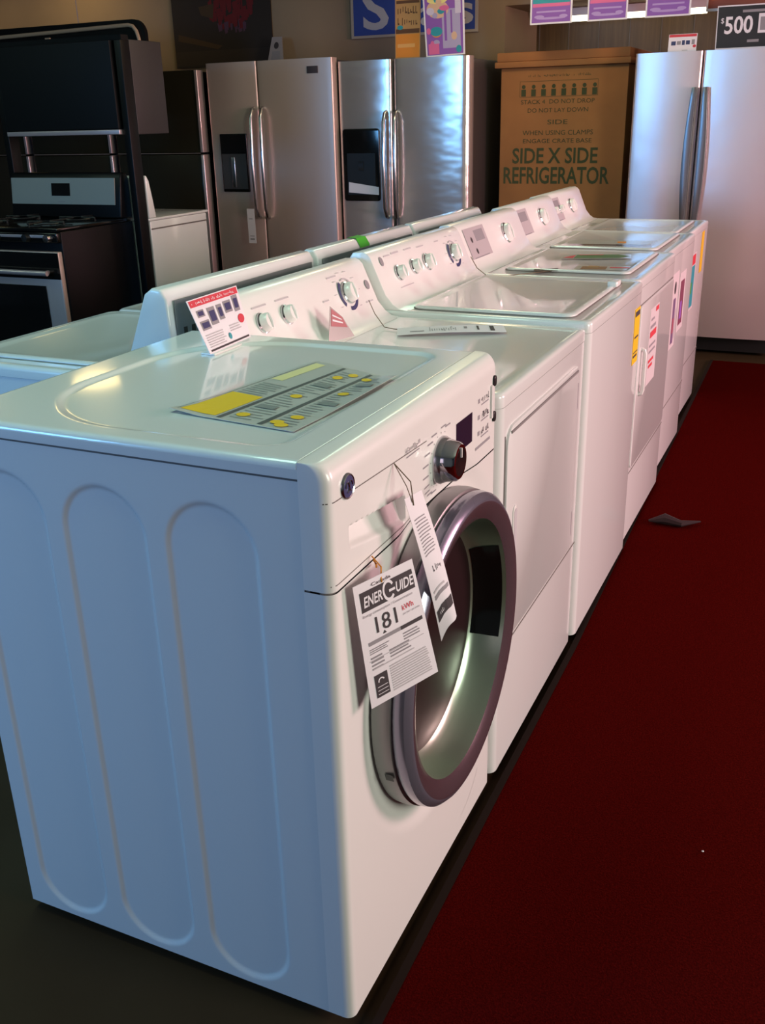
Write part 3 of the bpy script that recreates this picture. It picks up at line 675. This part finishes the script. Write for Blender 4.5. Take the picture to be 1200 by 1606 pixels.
# ------------------------------------------------------------------ row behind, facing the other way
def back_machine(y0, w, label, first=False):
    H = .860; t = empty('top_load_washer', (-1.455, y0, 0), 0, label, 'washing machine')
    MB().prism(rrect(0, .71, .002, w-.002, [.022, .004, .004, .022]), 'z', .022, H-.030).build('cabinet', ENAMEL, t)
    MB().prism(rrect(.004, .706, .005, w-.005, .02), 'z', H-.034, H-.026).build('seam', SEAM, t)
    def sh(off): return rrect(off, .71-off, off, w-off, [.03, .004, .004, .03])
    V = []; prof = [(0, H-.029), (0, H-.012)]+[(.012*(1-math.cos(a)), H-.012+.012*math.sin(a)) for a in lin(0, PI/2, 4)[1:]]+[(.022, H), (.028, H-.0015)]
    for off, z in prof: V += [(p[0], p[1], z) for p in sh(off)]
    n = 28; m = MB(); m.add(V, [(i*n+k, i*n+(k+1) % n, (i+1)*n+(k+1) % n, (i+1)*n+k) for i in range(len(prof)-1) for k in range(n)]+[tuple((len(prof)-1)*n+k for k in range(n)), tuple(range(n-1, -1, -1))])
    m.build('top_panel', ENAMEL, t)
    l = MB(); pr = [(0, H), (0, H+.004), (.004, H+.007), (.012, H+.008), (.022, H+.006), (.034, H+.003)]; V = []
    for off, z in pr: V += [(p[0], p[1], z) for p in rrect(.045+off, .50-off, .06+off, w-.06-off, .05)]
    l.add(V, [(i*n+k, i*n+(k+1) % n, (i+1)*n+(k+1) % n, (i+1)*n+k) for i in range(len(pr)-1) for k in range(n)]+[tuple((len(pr)-1)*n+k for k in range(n))])
    l.build('lid', ENAMEL, t)
    # console: face leans towards the far side, upright rear towards the front row
    p = [(.545, H-.001), (.58, H+.012), (.60, H+.06), (.635, H+.14), (.655, H+.185), (.675, H+.198), (.700, H+.196), (.712, H+.175), (.716, H+.10), (.716, H-.001)]
    c = MB().prism(p, 'y', .010, w-.006).build('console', ENAMEL, t, bevel=.010, seg=4)
    B(.7162, .7185, .03, w-.03, H+.03, H+.172).build('rear_plate', mat('shadow_grey_rear_plate', (.19, .20, .205), .4, .2), c, bevel=.002, seg=1)  # plate greyed to paint in the shadow of the front consoles
    sl = MB()
    for k in range(3): sl.box(.7187, .7192, .055+k*.03, .068+k*.03, H+.05, H+.11)
    sl.build('vent', DARK, c)
    feet(t, .05, .66, .05, w-.05)
    return t
back_machine(.675, .680, 'pale machine behind the front-loading washer, blue-lit console end towards the camera')
bb = back_machine(1.360, .680, 'machine in the rear row with green tape on its console')
back_machine(2.045, .680, 'rear-row machine whose console shows only as a sliver past the green tape')
# green tape on B2 console
tp = MB(); ps = [(.628, .99), (.634, .998), (.654, 1.044), (.674, 1.0595), (.700, 1.0575), (.7135, 1.036), (.7175, .99)]
tp.add([(x+.0006, y, z+.0008) for x, z in ps for y in (.27, .335)], [(2*i, 2*i+1, 2*i+3, 2*i+2) for i in range(len(ps)-1)])
tp.build('tape', mat('bright_green_tape', (.05, .42, .02), .5), bb)

# ------------------------------------------------------------------ ranges, microwave, partition on the left
rg = empty('cooking_range', (-3.395, 2.85, 0), 0, 'black cooking range with steel backguard facing the camera under the black microwave', 'range')
B(-.38, .38, .03, .60, .03, .895).build('cabinet', BLACKEN, rg, bevel=.004)
B(-.385, .385, .0, .55, .897, .915).build('cooktop', BLACKGL, rg, bevel=.006)
B(-.385, .385, -.008, .022, .845, .893).build('front_rail', BLACKGL, rg, bevel=.006)
B(-.36, .33, -.012, -.0085, .868, .882).build('rail_trim', STEELL, rg, bevel=.001)
for x in (-.32, -.20, 0, .20, .34):
    MB().lathe([(.020, 0), (.018, .03), (.0001, .032)], ((x, -.0085, .868), (0, -1, 0), (1, 0, 0), (0, 0, 1)), 20).build('knob', CHROMED if x == .34 else DARK, rg)
od = B(-.375, .375, -.005, .028, .20, .80).build('oven_door', STEEL, rg, bevel=.006)
B(-.27, .27, -.010, -.006, .28, .63).build('window_glass', BLACKGL, od, bevel=.002)
B(-.374, .374, -.0075, -.0055, .665, .795).build('upper_band', BLACKGL, od)
hd = MB().tube([(-.33, -.05, .70), (.33, -.05, .70)], .013, 12)
for x in (-.30, .30): hd.tube([(x, -.006, .70), (x, -.05, .70)], .010, 10)
hd.build('handle', STEELL, od)
B(-.375, .375, -.003, .028, .04, .185).build('drawer', BLACKEN, rg, bevel=.004)
bg = MB().prism([(.50, .916), (.60, .916), (.60, 1.12), (.585, 1.145), (.545, 1.15), (.53, 1.12), (.515, 1.02)], 'x', -.385, .385).build('backguard', BLACKEN, rg, bevel=.008)
fp = MB(); fp.add([(x, .513+(z-1.00)*.14-.003, z) for x in (-.375, .345) for z in (.985, 1.125)], [(0, 1, 3, 2)]); 
fpM = bil((-.375, .507, .985), (.350, .507, .985), (.350, .524, 1.122), (-.375, .524, 1.122))
sheet('control_panel', bg, fpM, mat('dull_steel_panel', (.36, .37, .34), .45, .3), 2, 2, .006)
printing('clock', bg, fpM, [('r', .40, .32, .58, .80, 0), ('r', .46, .08, .53, .10, 1)], [BLACKGL, INKG], .001)
for cx in (-.19, .19):
    gt = MB()
    for cy in (.14, .38):
        gt.tube([(cx+.09*math.cos(a), cy+.09*math.sin(a), .925) for a in lin(0, 2*PI, 16)], .004, 6)
        for a in lin(0, 1.5*PI, 3): gt.tube([(cx+.03*math.cos(a), cy+.03*math.sin(a), .931), (cx+.12*math.cos(a), cy+.12*math.sin(a), .929), (cx+.12*math.cos(a), cy+.12*math.sin(a), .916)], .005, 6)
    gt.build('burner_grate', DARK, rg)
# partition and microwave
pt = empty('display_partition', (-3.35, 3.47, 0), 0, 'black display frame holding the microwave above the black range', 'display stand')
for x in (.388, -.45): B(x, x+.04, -.075, .0, 0, 1.785).build('post', BLACKEN, pt, bevel=.003)
B(-.45, .425, -.06, -.002, 1.785, 1.81).build('crossbar', BLACKEN, pt)
mwv = empty('microwave', (-3.35, 3.41, 1.335), 0, 'black over-the-range microwave mounted in the display frame above the black range', 'microwave')
B(-.405, .425, .0621, .33, .0, .455).build('cabinet', mat('charcoal_case', (.030, .026, .027), .5), mwv, bevel=.004)
B(-.40, .37, -.03, .060, .03, .45).build('door', mat('matt_black', (.006, .006, .006), .55, spec=.2), mwv, bevel=.004)
B(-.40, .375, -.033, .060, .003, .026).build('trim', STEELL, mwv, bevel=.002)
wr = empty('cooking_range', (-3.30, 3.44, 0), 0, 'white range standing back to back with the black range', 'range')
B(-.38, .38, .04, .58, .03, .89).build('cabinet', ENAMEL, wr, bevel=.005)
B(-.382, .382, .03, .60, .891, .905).build('cooktop', ENAMEL, wr, bevel=.005)
MB().prism([(.035, .906), (.10, .906), (.085, 1.0), (.065, 1.10), (.045, 1.13), (.035, 1.12)], 'x', -.382, .382).build('backguard', ENAMEL, wr, bevel=.006)
B(-.36, .36, .581, .60, .2, .84).build('oven_door', ENAMEL, wr, bevel=.004)
B(.3802, .382, .045, .575, .845, .852).build('seam', SEAM, wr)

# ------------------------------------------------------------------ refrigerators
def curved_door(name, x0, x1, z0, z1, yf, th, mt, par, bulge=.012, r=.012):
    m = MB()
    def f(u, v):
        x = x0+(x1-x0)*u; e = min(u, 1-u)*(x1-x0); d = 0 if e > r else r-math.sqrt(max(0, r*r-(r-e)**2))
        return (x, yf-bulge*(1-(2*u-1)**2)+d, z0+(z1-z0)*v)
    kr = r/(x1-x0); us = [kr*(1-math.cos(PI/2*i/7)) for i in range(8)]+lin(kr, 1-kr, 16)[1:-1]+[1-kr+kr*math.sin(PI/2*i/7) for i in range(8)]
    m.grid(f, us, lin(0, 1, 10)); n = len(us)
    m.add([f(u, 0) for u in us]+[(x1, yf+th, z0), (x0, yf+th, z0)], [tuple(range(n+2))])
    m.add([f(u, 1) for u in us]+[(x1, yf+th, z1), (x0, yf+th, z1)], [tuple(range(n+1, -1, -1))])
    for xx in (x0, x1): m.grid(lambda y, z: (xx, y, z), [yf+r, yf+th], [z0, z1])
    m.grid(lambda x, z: (x, yf+th, z), [x0, x1], [z0, z1])
    return m.build(name, mt, par, ang=50)
def side_by_side(x0, w, yf, H, split, mt, label, disp=None, bow=True, er=.012, hz=(.76, 1.47), tiltz=0):
    t = empty('refrigerator', (x0+w/2, yf, 0), 0, label, 'refrigerator'); a, b = -w/2, w/2
    B(a+.008, b-.008, .075, .78, .03, H-.012).build('cabinet', FSIDE, t, bevel=.006)
    B(a+.02, b-.02, .05, .10, .02, .11).build('grille', DARK, t)
    for x in (a+.06, b-.06):
        MB().lathe([(.0001, 0), (.02, 0), (.02, .028)], ((x, .5, 0), (0, 0, 1), (1, 0, 0), (0, 1, 0)), 12).build('foot', DARK, t)
    s_ = a+split
    dl = curved_door('freezer_door', a, s_-.003, .11, H, 0, .07, mt, t); dr_ = curved_door('fridge_door', s_+.003, b, .11, H, 0, .07, mt, t, r=er)
    for sgn, d in ((-1, dl), (1, dr_)):
        hx = s_+sgn*.036
        if bow:
            m = MB().tube([(hx, -.004, hz[1]), (hx, -.03, hz[1]-.01), (hx+sgn*.002, -.052, hz[1]-.06), (hx+sgn*.004, -.062, (hz[0]+hz[1])/2), (hx+sgn*.002, -.052, hz[0]+.06), (hx, -.03, hz[0]+.01), (hx, -.004, hz[0])], [.010, .012, .012, .012, .012, .012, .010], 12)
            m.build('handle', CHROMED, d)
        else:
            n = 14; vs = []
            for k in range(n+1):
                v = k/n; z = hz[0]+(hz[1]-hz[0])*v; wd = .012+.010*math.sin(PI*v); off = sgn*(.030+.012*math.sin(PI*v)); 
                vs.append((s_+off-wd, z)); 
            o = vs+[(s_+sgn*(.030+.012*math.sin(PI*(1-k/n)))+.012+.010*math.sin(PI*(1-k/n)), hz[1]-(hz[1]-hz[0])*k/n) for k in range(n+1)]
            MB().prism(o, 'y', -.046, -.006).build('handle', mat('grey_handle', (.26, .25, .27), .3, .8), d, bevel=.003, seg=2)
    if disp:
        u0, u1, z0, z1, kind = disp
        k = MB().prism(rrect(u0, u1, z0, z1, .02 if kind else .006), 'y', -.020, .01).build('dispenser', BLACKGL, dl, bevel=.004)
        if kind:
            B(u0+.03, u1-.03, -.023, -.0205, z0+.04, z0+.30).build('recess', DARK, k)
            MB().prism([(-.03, z1-.22), (-.0235, z1-.20), (-.0235, z1-.26)], 'x', (u0+u1)/2-.02, (u0+u1)/2+.02).build('spout', DARK, k)
            Mn = bil((u0+.04, -.030, z0+.055), (u1-.005, -.030, z0+.04), (u1-.005, -.030, z0+.09), (u0+.04, -.026, z0+.12))
            sheet('paper_note', k, Mn, PAPER, 2, 2, .0008)
        else:
            B(u0+.01, u1-.01, -.023, -.0205, z0+.02, z1-.13).build('recess', mat('dark_grey_recess', (.06, .055, .055), .3), k)
            B(u0+.085, u0+.115, -.030, -.0235, z0+.03, z1-.15).build('paddle', CHROMED, k, bevel=.003)
            B(u0+.01, u1-.01, -.023, -.0205, z1-.12, z1-.01).build('display', BLACKGL, k)
    return t
fa = side_by_side(-3.555, .965, 5.08, 1.755, .40, STEEL, 'brushed steel side-by-side fridge left of the shinier one, small dark badge top right', (-.40, -.185, .93, 1.31, 0))
B(.305, .385, -.013, -.008, 1.665, 1.708).build('badge', INK, fa, bevel=.001)
t = sheet('hang_tag', None, bil((-3.245, 4.985, .595), (-3.185, 4.985, .595), (-3.190, 4.99, .825), (-3.25, 4.99, .825)), PAPER, 2, 4, .0008); tag(t, 'narrow white tag hanging from the left steel fridge handle', 'tag')
printing('printing', t, bil((-3.245, 4.985, .595), (-3.185, 4.985, .595), (-3.190, 4.99, .825), (-3.25, 4.99, .825)), [('r', .2, .1, .8, .14, 0), ('r', .2, .2, .8, .22, 0), ('r', .2, .7, .7, .72, 0)], [INKG])
fb = side_by_side(-2.575, .905, 5.13, 1.728, .378, STEELW, 'polished steel side-by-side fridge with black dispenser, right of the brushed one', (-.425, -.160, .875, 1.325, 1), hz=(.77, 1.425), er=.045)
fc = side_by_side(-.672, .92, 5.13, 1.69, .372, STEELL, 'bright steel side-by-side fridge right of the cardboard box', None, False, hz=(.70, 1.505))
# black top-freezer fridge
tf = empty('refrigerator', (-3.985, 5.05, 0), 0, 'black top-freezer fridge left of the steel ones, behind the white range', 'refrigerator')
B(-.37, .362, .075, .70, .03, 1.71).build('cabinet', BLACKEN, tf, bevel=.005)
for nm, z0, z1 in (('freezer_door', 1.19, 1.72), ('fridge_door', .10, 1.18)):
    d = B(-.37, .355, 0, .07, z0, z1).build(nm, mat('olive_black_gloss', (.020, .018, .010), .2), tf, bevel=.006)
    B(.356, .380, -.006, .07, z0+.002, z1-.002).build('edge_trim', STEELL, d, bevel=.004)
    B(-.365, .354, -.002, -.0005, z0-.004, z0-.001).build('seam_trim', STEEL, d)
B(-.33, .33, .06, .6, .0, .03).build('base', DARK, tf)

for dx, lb in ((-.80, 'black top-freezer fridge seen through the gap under the microwave, its steel edge showing'), (-1.60, 'black top-freezer fridge at the left edge behind the black range')):
    c = tf.copy(); COL.objects.link(c); c.location.x += dx; c['label'] = lb
    for ch in list(tf.children):
        d = ch.copy(); COL.objects.link(d); d.parent = c
        for g in ch.children:
            e = g.copy(); COL.objects.link(e); e.parent = d
# cardboard box
CARD = mat('cardboard', (.40, .155, .045), .85, noise=(4, (.34, .13, .038), (1, 1, 1)))
INKGR = mat('dark_green_stamp', (.055, .058, .016), .8)
bx = empty('cardboard_box', (-1.165, 5.42, 0), 0, 'tall brown cardboard refrigerator box with green lettering between the fridges', 'box')
B(-.40, .40, 0, .78, 0, 1.655).build('body', CARD, bx, bevel=.004, seg=2)
B(-.435, .415, -.03, .80, 1.656, 1.692).build('lid_flange', CARD, bx, bevel=.006, seg=2)
B(-.425, .405, -.015, .79, 1.6925, 1.745).build('lid', CARD, bx, bevel=.006, seg=2)
Mb = lambda x, z, h=0: (x+1.165, -h-.0003, z)
it = [('t', -1.478, 1.095, -.925, 1.185, 'SIDE X SIDE', 0), ('t', -1.535, .972, -.845, 1.070, 'REFRIGERATOR', 0),
      ('t', -1.41, 1.215, -.968, 1.240, 'ENGAGE CRATE BASE', 0), ('t', -1.415, 1.262, -.962, 1.290, 'WHEN USING CLAMPS', 0), ('t', -1.255, 1.325, -1.125, 1.352, 'SIDE', 0),
      ('t', -1.385, 1.395, -1.0, 1.420, 'DO NOT LAY DOWN', 0), ('t', -1.43, 1.445, -.962, 1.470, 'STACK 4  DO NOT DROP', 0)]+scr(-1.385, 1.600, -.99, 1.614, 0, 40, 7)
for x in lin(-1.43, -.98, 7): it += [('r', x, 1.49, x+.03, 1.53, 0), ('c', x+.015, 1.545, .012, .012, 0)]
it += [('r', -1.44, 1.485, -.945, 1.487, 0), ('r', -1.44, 1.575, -.945, 1.577, 0), ('r', -1.44, 1.485, -1.438, 1.577, 0), ('r', -.947, 1.485, -.945, 1.577, 0)]
printing('printing', bx, Mb, it, [INKGR], .0006)

# ------------------------------------------------------------------ signs
def card_sign(name, label, cat, P, items, mats, base=PAPER, grp=None, th=.004, h=.0006):
    M = bil(*P); s_ = sheet(name, None, M, base, 2, 2, th); tag(s_, label, cat, grp)
    printing('printing', s_, M, items, mats, h); return s_
def blob_items(seed, n, nm):
    random.seed(seed); o = []
    for _ in range(n):
        u, v = random.uniform(.1, .9), random.uniform(.1, .92); ru = random.uniform(.03, min(.16, u-.04, .96-u)) if min(u, 1-u) > .08 else .03
        o.append(('c', u, v, ru, random.uniform(.03, .07), random.randrange(nm)))
    return o
card_sign('poster', 'narrow orange and brown poster standing on the polished fridge, left of the colourful one', 'poster',
          ((-2.215, 5.24, 1.732), (-2.045, 5.24, 1.732), (-2.06, 5.30, 2.16), (-2.235, 5.30, 2.16)),
          [('r', .03, .02, .97, .33, 0), ('r', .03, .34, .97, .40, 1)]+scr(.1, .45, .9, .55, 1, 9, 5)+scr(.1, .60, .9, .70, 1, 8, 6)+[('r', .05, .74, .95, .78, 1), ('c', .2, .42, .12, .03, 2), ('r', .1, .15, .8, .20, 4, 2)], [ORANGE, mat('brown_poster_ink', (.12, .05, .02), .6), TEAL, INK, mat('pale_orange', (.8, .4, .12), .6)], mat('tan_poster', (.50, .27, .10), .6), th=.003)
card_sign('poster', 'colourful violet, pink and yellow poster standing on the polished fridge', 'poster',
          ((-1.985, 5.20, 1.730), (-1.728, 5.20, 1.738), (-1.76, 5.25, 2.16), (-2.035, 5.25, 2.16)),
          [('r', .04, .02, .96, .98, 0), ('r', .45, .1, .9, .62, 1, 1.2), ('c', .35, .62, .27, .12, 5), ('c', .35, .74, .25, .05, 6), ('r', .5, .2, .56, .6, 0, 1.5), ('r', .66, .3, .70, .6, 0, 1.5), ('r', .08, .03, .35, .17, 3, 2), ('c', .2, .10, .08, .04, 2), ('c', .85, .08, .07, .05, 4), ('c', .30, .30, .12, .05, 7), ('r', .78, .55, .92, .78, 2, 2)]+blob_items(4, 16, 8),
          [VIOLET, mat('lilac_print', (.42, .36, .55), .6), mat('pale_lilac', (.62, .55, .68), .6), PINKP, TEAL, mat('peach_print', (.70, .45, .30), .6), mat('lemon_print', (.80, .70, .25), .6), ORANGE], th=.003)
def violet_sign(x0, x1, k):
    nm = ['leftmost of the three violet signs hanging above the cardboard box, over its left edge', 'middle one of the three violet signs hanging above the cardboard box', 'rightmost of the three violet signs hanging above the cardboard box, nearest the small price card'][k]
    t = empty('hanging_sign', (x0, 5.13, 1.87), 0, nm, 'sign', 'violet hanging signs')
    M = bil((0, 0, 0), (x1-x0, 0, 0), (x1-x0, 0, .30), (0, 0, .30)); sheet('board', t, M, PAPER, 2, 2, .004)
    printing('printing', t, M, [('r', .04, .03, .96, .97, 0), ('r', .06, .36, .94, .54, 1, 2), ('r', .06, .30, .94, .36, 2, 2), ('c', .16, .44, .10, .055, 3), ('r', .06, .56, .94, .62, 4, 2), ('c', .5, .10, .35, .02, 5), ('c', .22, .13, .12, .03, 5), ('c', .80, .13, .10, .03, 5), ('r', .15, .20, .85, .23, 5), ('r', .1, .72, .9, .80, 3)], [VIOLET, TEAL, PINKP, YELLOW, ORANGE, mat('pale_violet', (.45, .30, .60), .6)], .0006)
    w_ = MB()
    for x in (.03, x1-x0-.03): w_.tube([(x, .002, .28), (x, .002, .925)], .0012, 5)
    w_.build('wire', INKG, t)
violet_sign(-1.300, -1.052, 0); violet_sign(-.962, -.735, 1); violet_sign(-.636, -.390, 2)
t = empty('hanging_sign', (-.340, 5.35, 1.90), 0, 'dark red sign hanging behind the black dollar sign', 'sign')
M = bil((0, 0, 0), (.33, 0, 0), (.33, 0, .28), (0, 0, .28)); sheet('board', t, M, PAPER, 2, 2, .004)
printing('printing', t, M, [('r', .03, .05, .97, .96, 0), ('r', .08, .2, .9, .3, 1, 2), ('r', .1, .5, .8, .6, 1, 2)], [mat('brick_red', (.28, .07, .04), .6), ORANGE])
MB().tube([(.05, .002, .26), (.05, .002, .895)], .0012, 5).build('wire', INKG, t)
t = empty('hanging_sign', (.02, 5.35, 1.90), 0, 'dull mauve hanging sign at the top right edge', 'sign')
M = bil((0, 0, 0), (.33, 0, 0), (.33, 0, .28), (0, 0, .28)); sheet('board', t, M, PAPER, 2, 2, .004)
printing('printing', t, M, [('r', .05, .06, .97, .96, 0), ('r', .1, .2, .9, .4, 1, 2)], [mat('mauve_print', (.22, .12, .16), .6), INKG])
MB().tube([(.05, .002, .26), (.05, .002, .895)], .0012, 5).build('wire', INKG, t)
card_sign('price_sign', 'black sign reading 500 dollars standing on the bright steel fridge', 'sign',
          ((-.255, 5.22, 1.695), (.25, 5.22, 1.695), (.25, 5.24, 1.915), (-.262, 5.24, 1.915)),
          [('r', .01, .03, .99, .97, 0), ('t', .045, .60, .075, .72, '$', 1), ('t', .085, .36, .375, .74, '500', 1), ('r', .43, .34, .54, .78, 1, 2), ('r', .57, .34, .72, .80, 2, 2), ('r', .45, .4, .52, .7, 2, 3), ('r', .26, .82, .56, .88, 2, 2), ('r', .33, .14, .45, .20, 2, 2), ('r', .78, .38, .96, .78, 1, 2), ('r', .80, .42, .94, .5, 2, 3)], [mat('black_sign', (.02, .018, .022), .6), PAPER, INKG], th=.004)
card_sign('price_card', 'small white card with red header standing on the bright steel fridge', 'price card',
          ((-.512, 5.22, 1.690), (-.357, 5.22, 1.690), (-.357, 5.23, 1.785), (-.512, 5.23, 1.785)),
          [('r', .02, .84, .98, .98, 0), ('r', .1, .40, .26, .62, 1), ('r', .30, .42, .44, .62, 2), ('r', .48, .40, .58, .66, 1), ('r', .62, .42, .76, .64, 1), ('r', .82, .42, .93, .68, 2), ('c', .93, .32, .06, .08, 0), ('r', .5, .1, .7, .13, 2)], [RED, NAVY, INKG])
ws = empty('wall_sign', (-2.86, 5.93, 1.915), 0, 'blue wall sign with a big white S behind the polished fridge', 'sign')
Mw = bil((0, 0, 0), (.955, 0, 0), (.955, 0, .34), (0, 0, .34)); sheet('board', ws, Mw, mat('sign_cream_border', (.45, .38, .30), .6), 2, 2, .012)
printing('printing', ws, Mw, [('r', .022, .05, .978, .95, 0), ('t', .10, .17, .31, .90, 'S', 1), ('t', .40, .17, .55, .70, 'e', 1), ('t', .56, .17, .71, .70, 'a', 1), ('t', .72, .17, .81, .70, 'r', 1), ('t', .82, .17, .965, .70, 's', 1)], [BLUE, mat('sign_grey_white', (.50, .48, .50), .6)], .001)
# dark picture banner and bits on the wall
pb = empty('banner', (-4.39, 5.93, 1.78), 0, 'dark banner with red lettering hung on the wall above the left fridges', 'banner')
Mp = bil((0, 0, 0), (.875, 0, 0), (.875, 0, .72), (0, 0, .72)); sheet('cloth', pb, Mp, mat('black_cloth', (.022, .015, .012), .8), 4, 4, .01)
rn = random.Random(5); it = [('r', .0, .02, 1, .16, 1), ('q', [(.04, .27), (.45, .17), (.50, .20), (.05, .33)], 2)]
for k in range(110):
    u = rn.uniform(.38, .80); v = rn.uniform(.42 if abs(u-.6) > .13 else .30, .58); a = rn.uniform(.012, .035); hh_ = rn.uniform(.05, .11)
    it.append(('q', [(u, v), (u+a, v+.01), (u+a*1.1, v+hh_), (u-a*.3, v+hh_*.9)], 0 if v > .34 else 3))
it += [('q', [(.30, .50), (.42, .46), (.44, .60), (.28, .58)], 2)]
printing('printing', pb, Mp, it, [mat('dark_red_print', (.13, .006, .010), .8), mat('dark_brown_band', (.03, .018, .012), .7), mat('ochre_dark', (.055, .028, .010), .7), mat('dusk_violet', (.08, .03, .06), .7)], .001)
lf = card_sign('framed_picture', 'small pale picture card leaning on the wall behind the brushed steel fridge', 'picture',
          ((-3.45, 5.72, 1.757), (-3.31, 5.72, 1.757), (-3.36, 5.80, 1.95), (-3.44, 5.80, 1.95)), [('r', .2, .2, .8, .5, 0), ('c', .5, .7, .2, .12, 1)], [INKG, INK], mat('greyish_card', (.35, .30, .30), .6), th=.006)
# rounded black sign board with pale inner line at top left
rb = empty('sign_board', (-3.9, 4.60, 1.7), 0, 'black rounded sign board with pale outline above the microwave', 'sign')
o = rrect(-2.6, .235, -.25, .305, [.01, .01, .09, .01]); 
MB().prism(o, 'y', 0, .03).build('board', BLACKEN, rb)
pl = [(-2.6, -.012, .225)]+[(.12, -.012, .272), (.155, -.012, .262), (.178, -.012, .235), (.192, -.012, .19), (.20, -.012, .0)]
MB().tube(pl, .012, 8).build('outline', mat('pale_outline', (.42, .32, .20), .7), rb)
B(-.575, -.535, -.012, -.001, .10, .232).build('divider', mat('pale_outline', (.4, .3, .2)), rb)
wr_ = MB()
for x in (-2.0, -.3): wr_.tube([(x, .015, .30), (x, .015, 1.098)], .003, 6)
wr_.build('wire', INKG, rb)

# scraps on the carpet
b = MB().tube([(.05, 2.30, .016), (.10, 2.33, .022), (.16, 2.31, .018), (.22, 2.36, .014)], [.006, .03, .018, .004], 8).build('cloth_scrap', mat('dark_scrap', (.02, .006, .008), .9))
b.scale = (1, 1, .6); b.location.z = .008; b.location.z = .014; tag(b, 'crumpled dark scrap lying on the red carpet by the machines', 'scrap')
b = MB().lathe([(.0001, -.002), (.0025, 0), (.0001, .002)], ((.462, .64, .0135), (0, 0, 1), (1, 0, 0), (0, 1, 0)), 8).build('crumb', PAPER); tag(b, 'tiny white crumb on the red carpet', 'crumb')
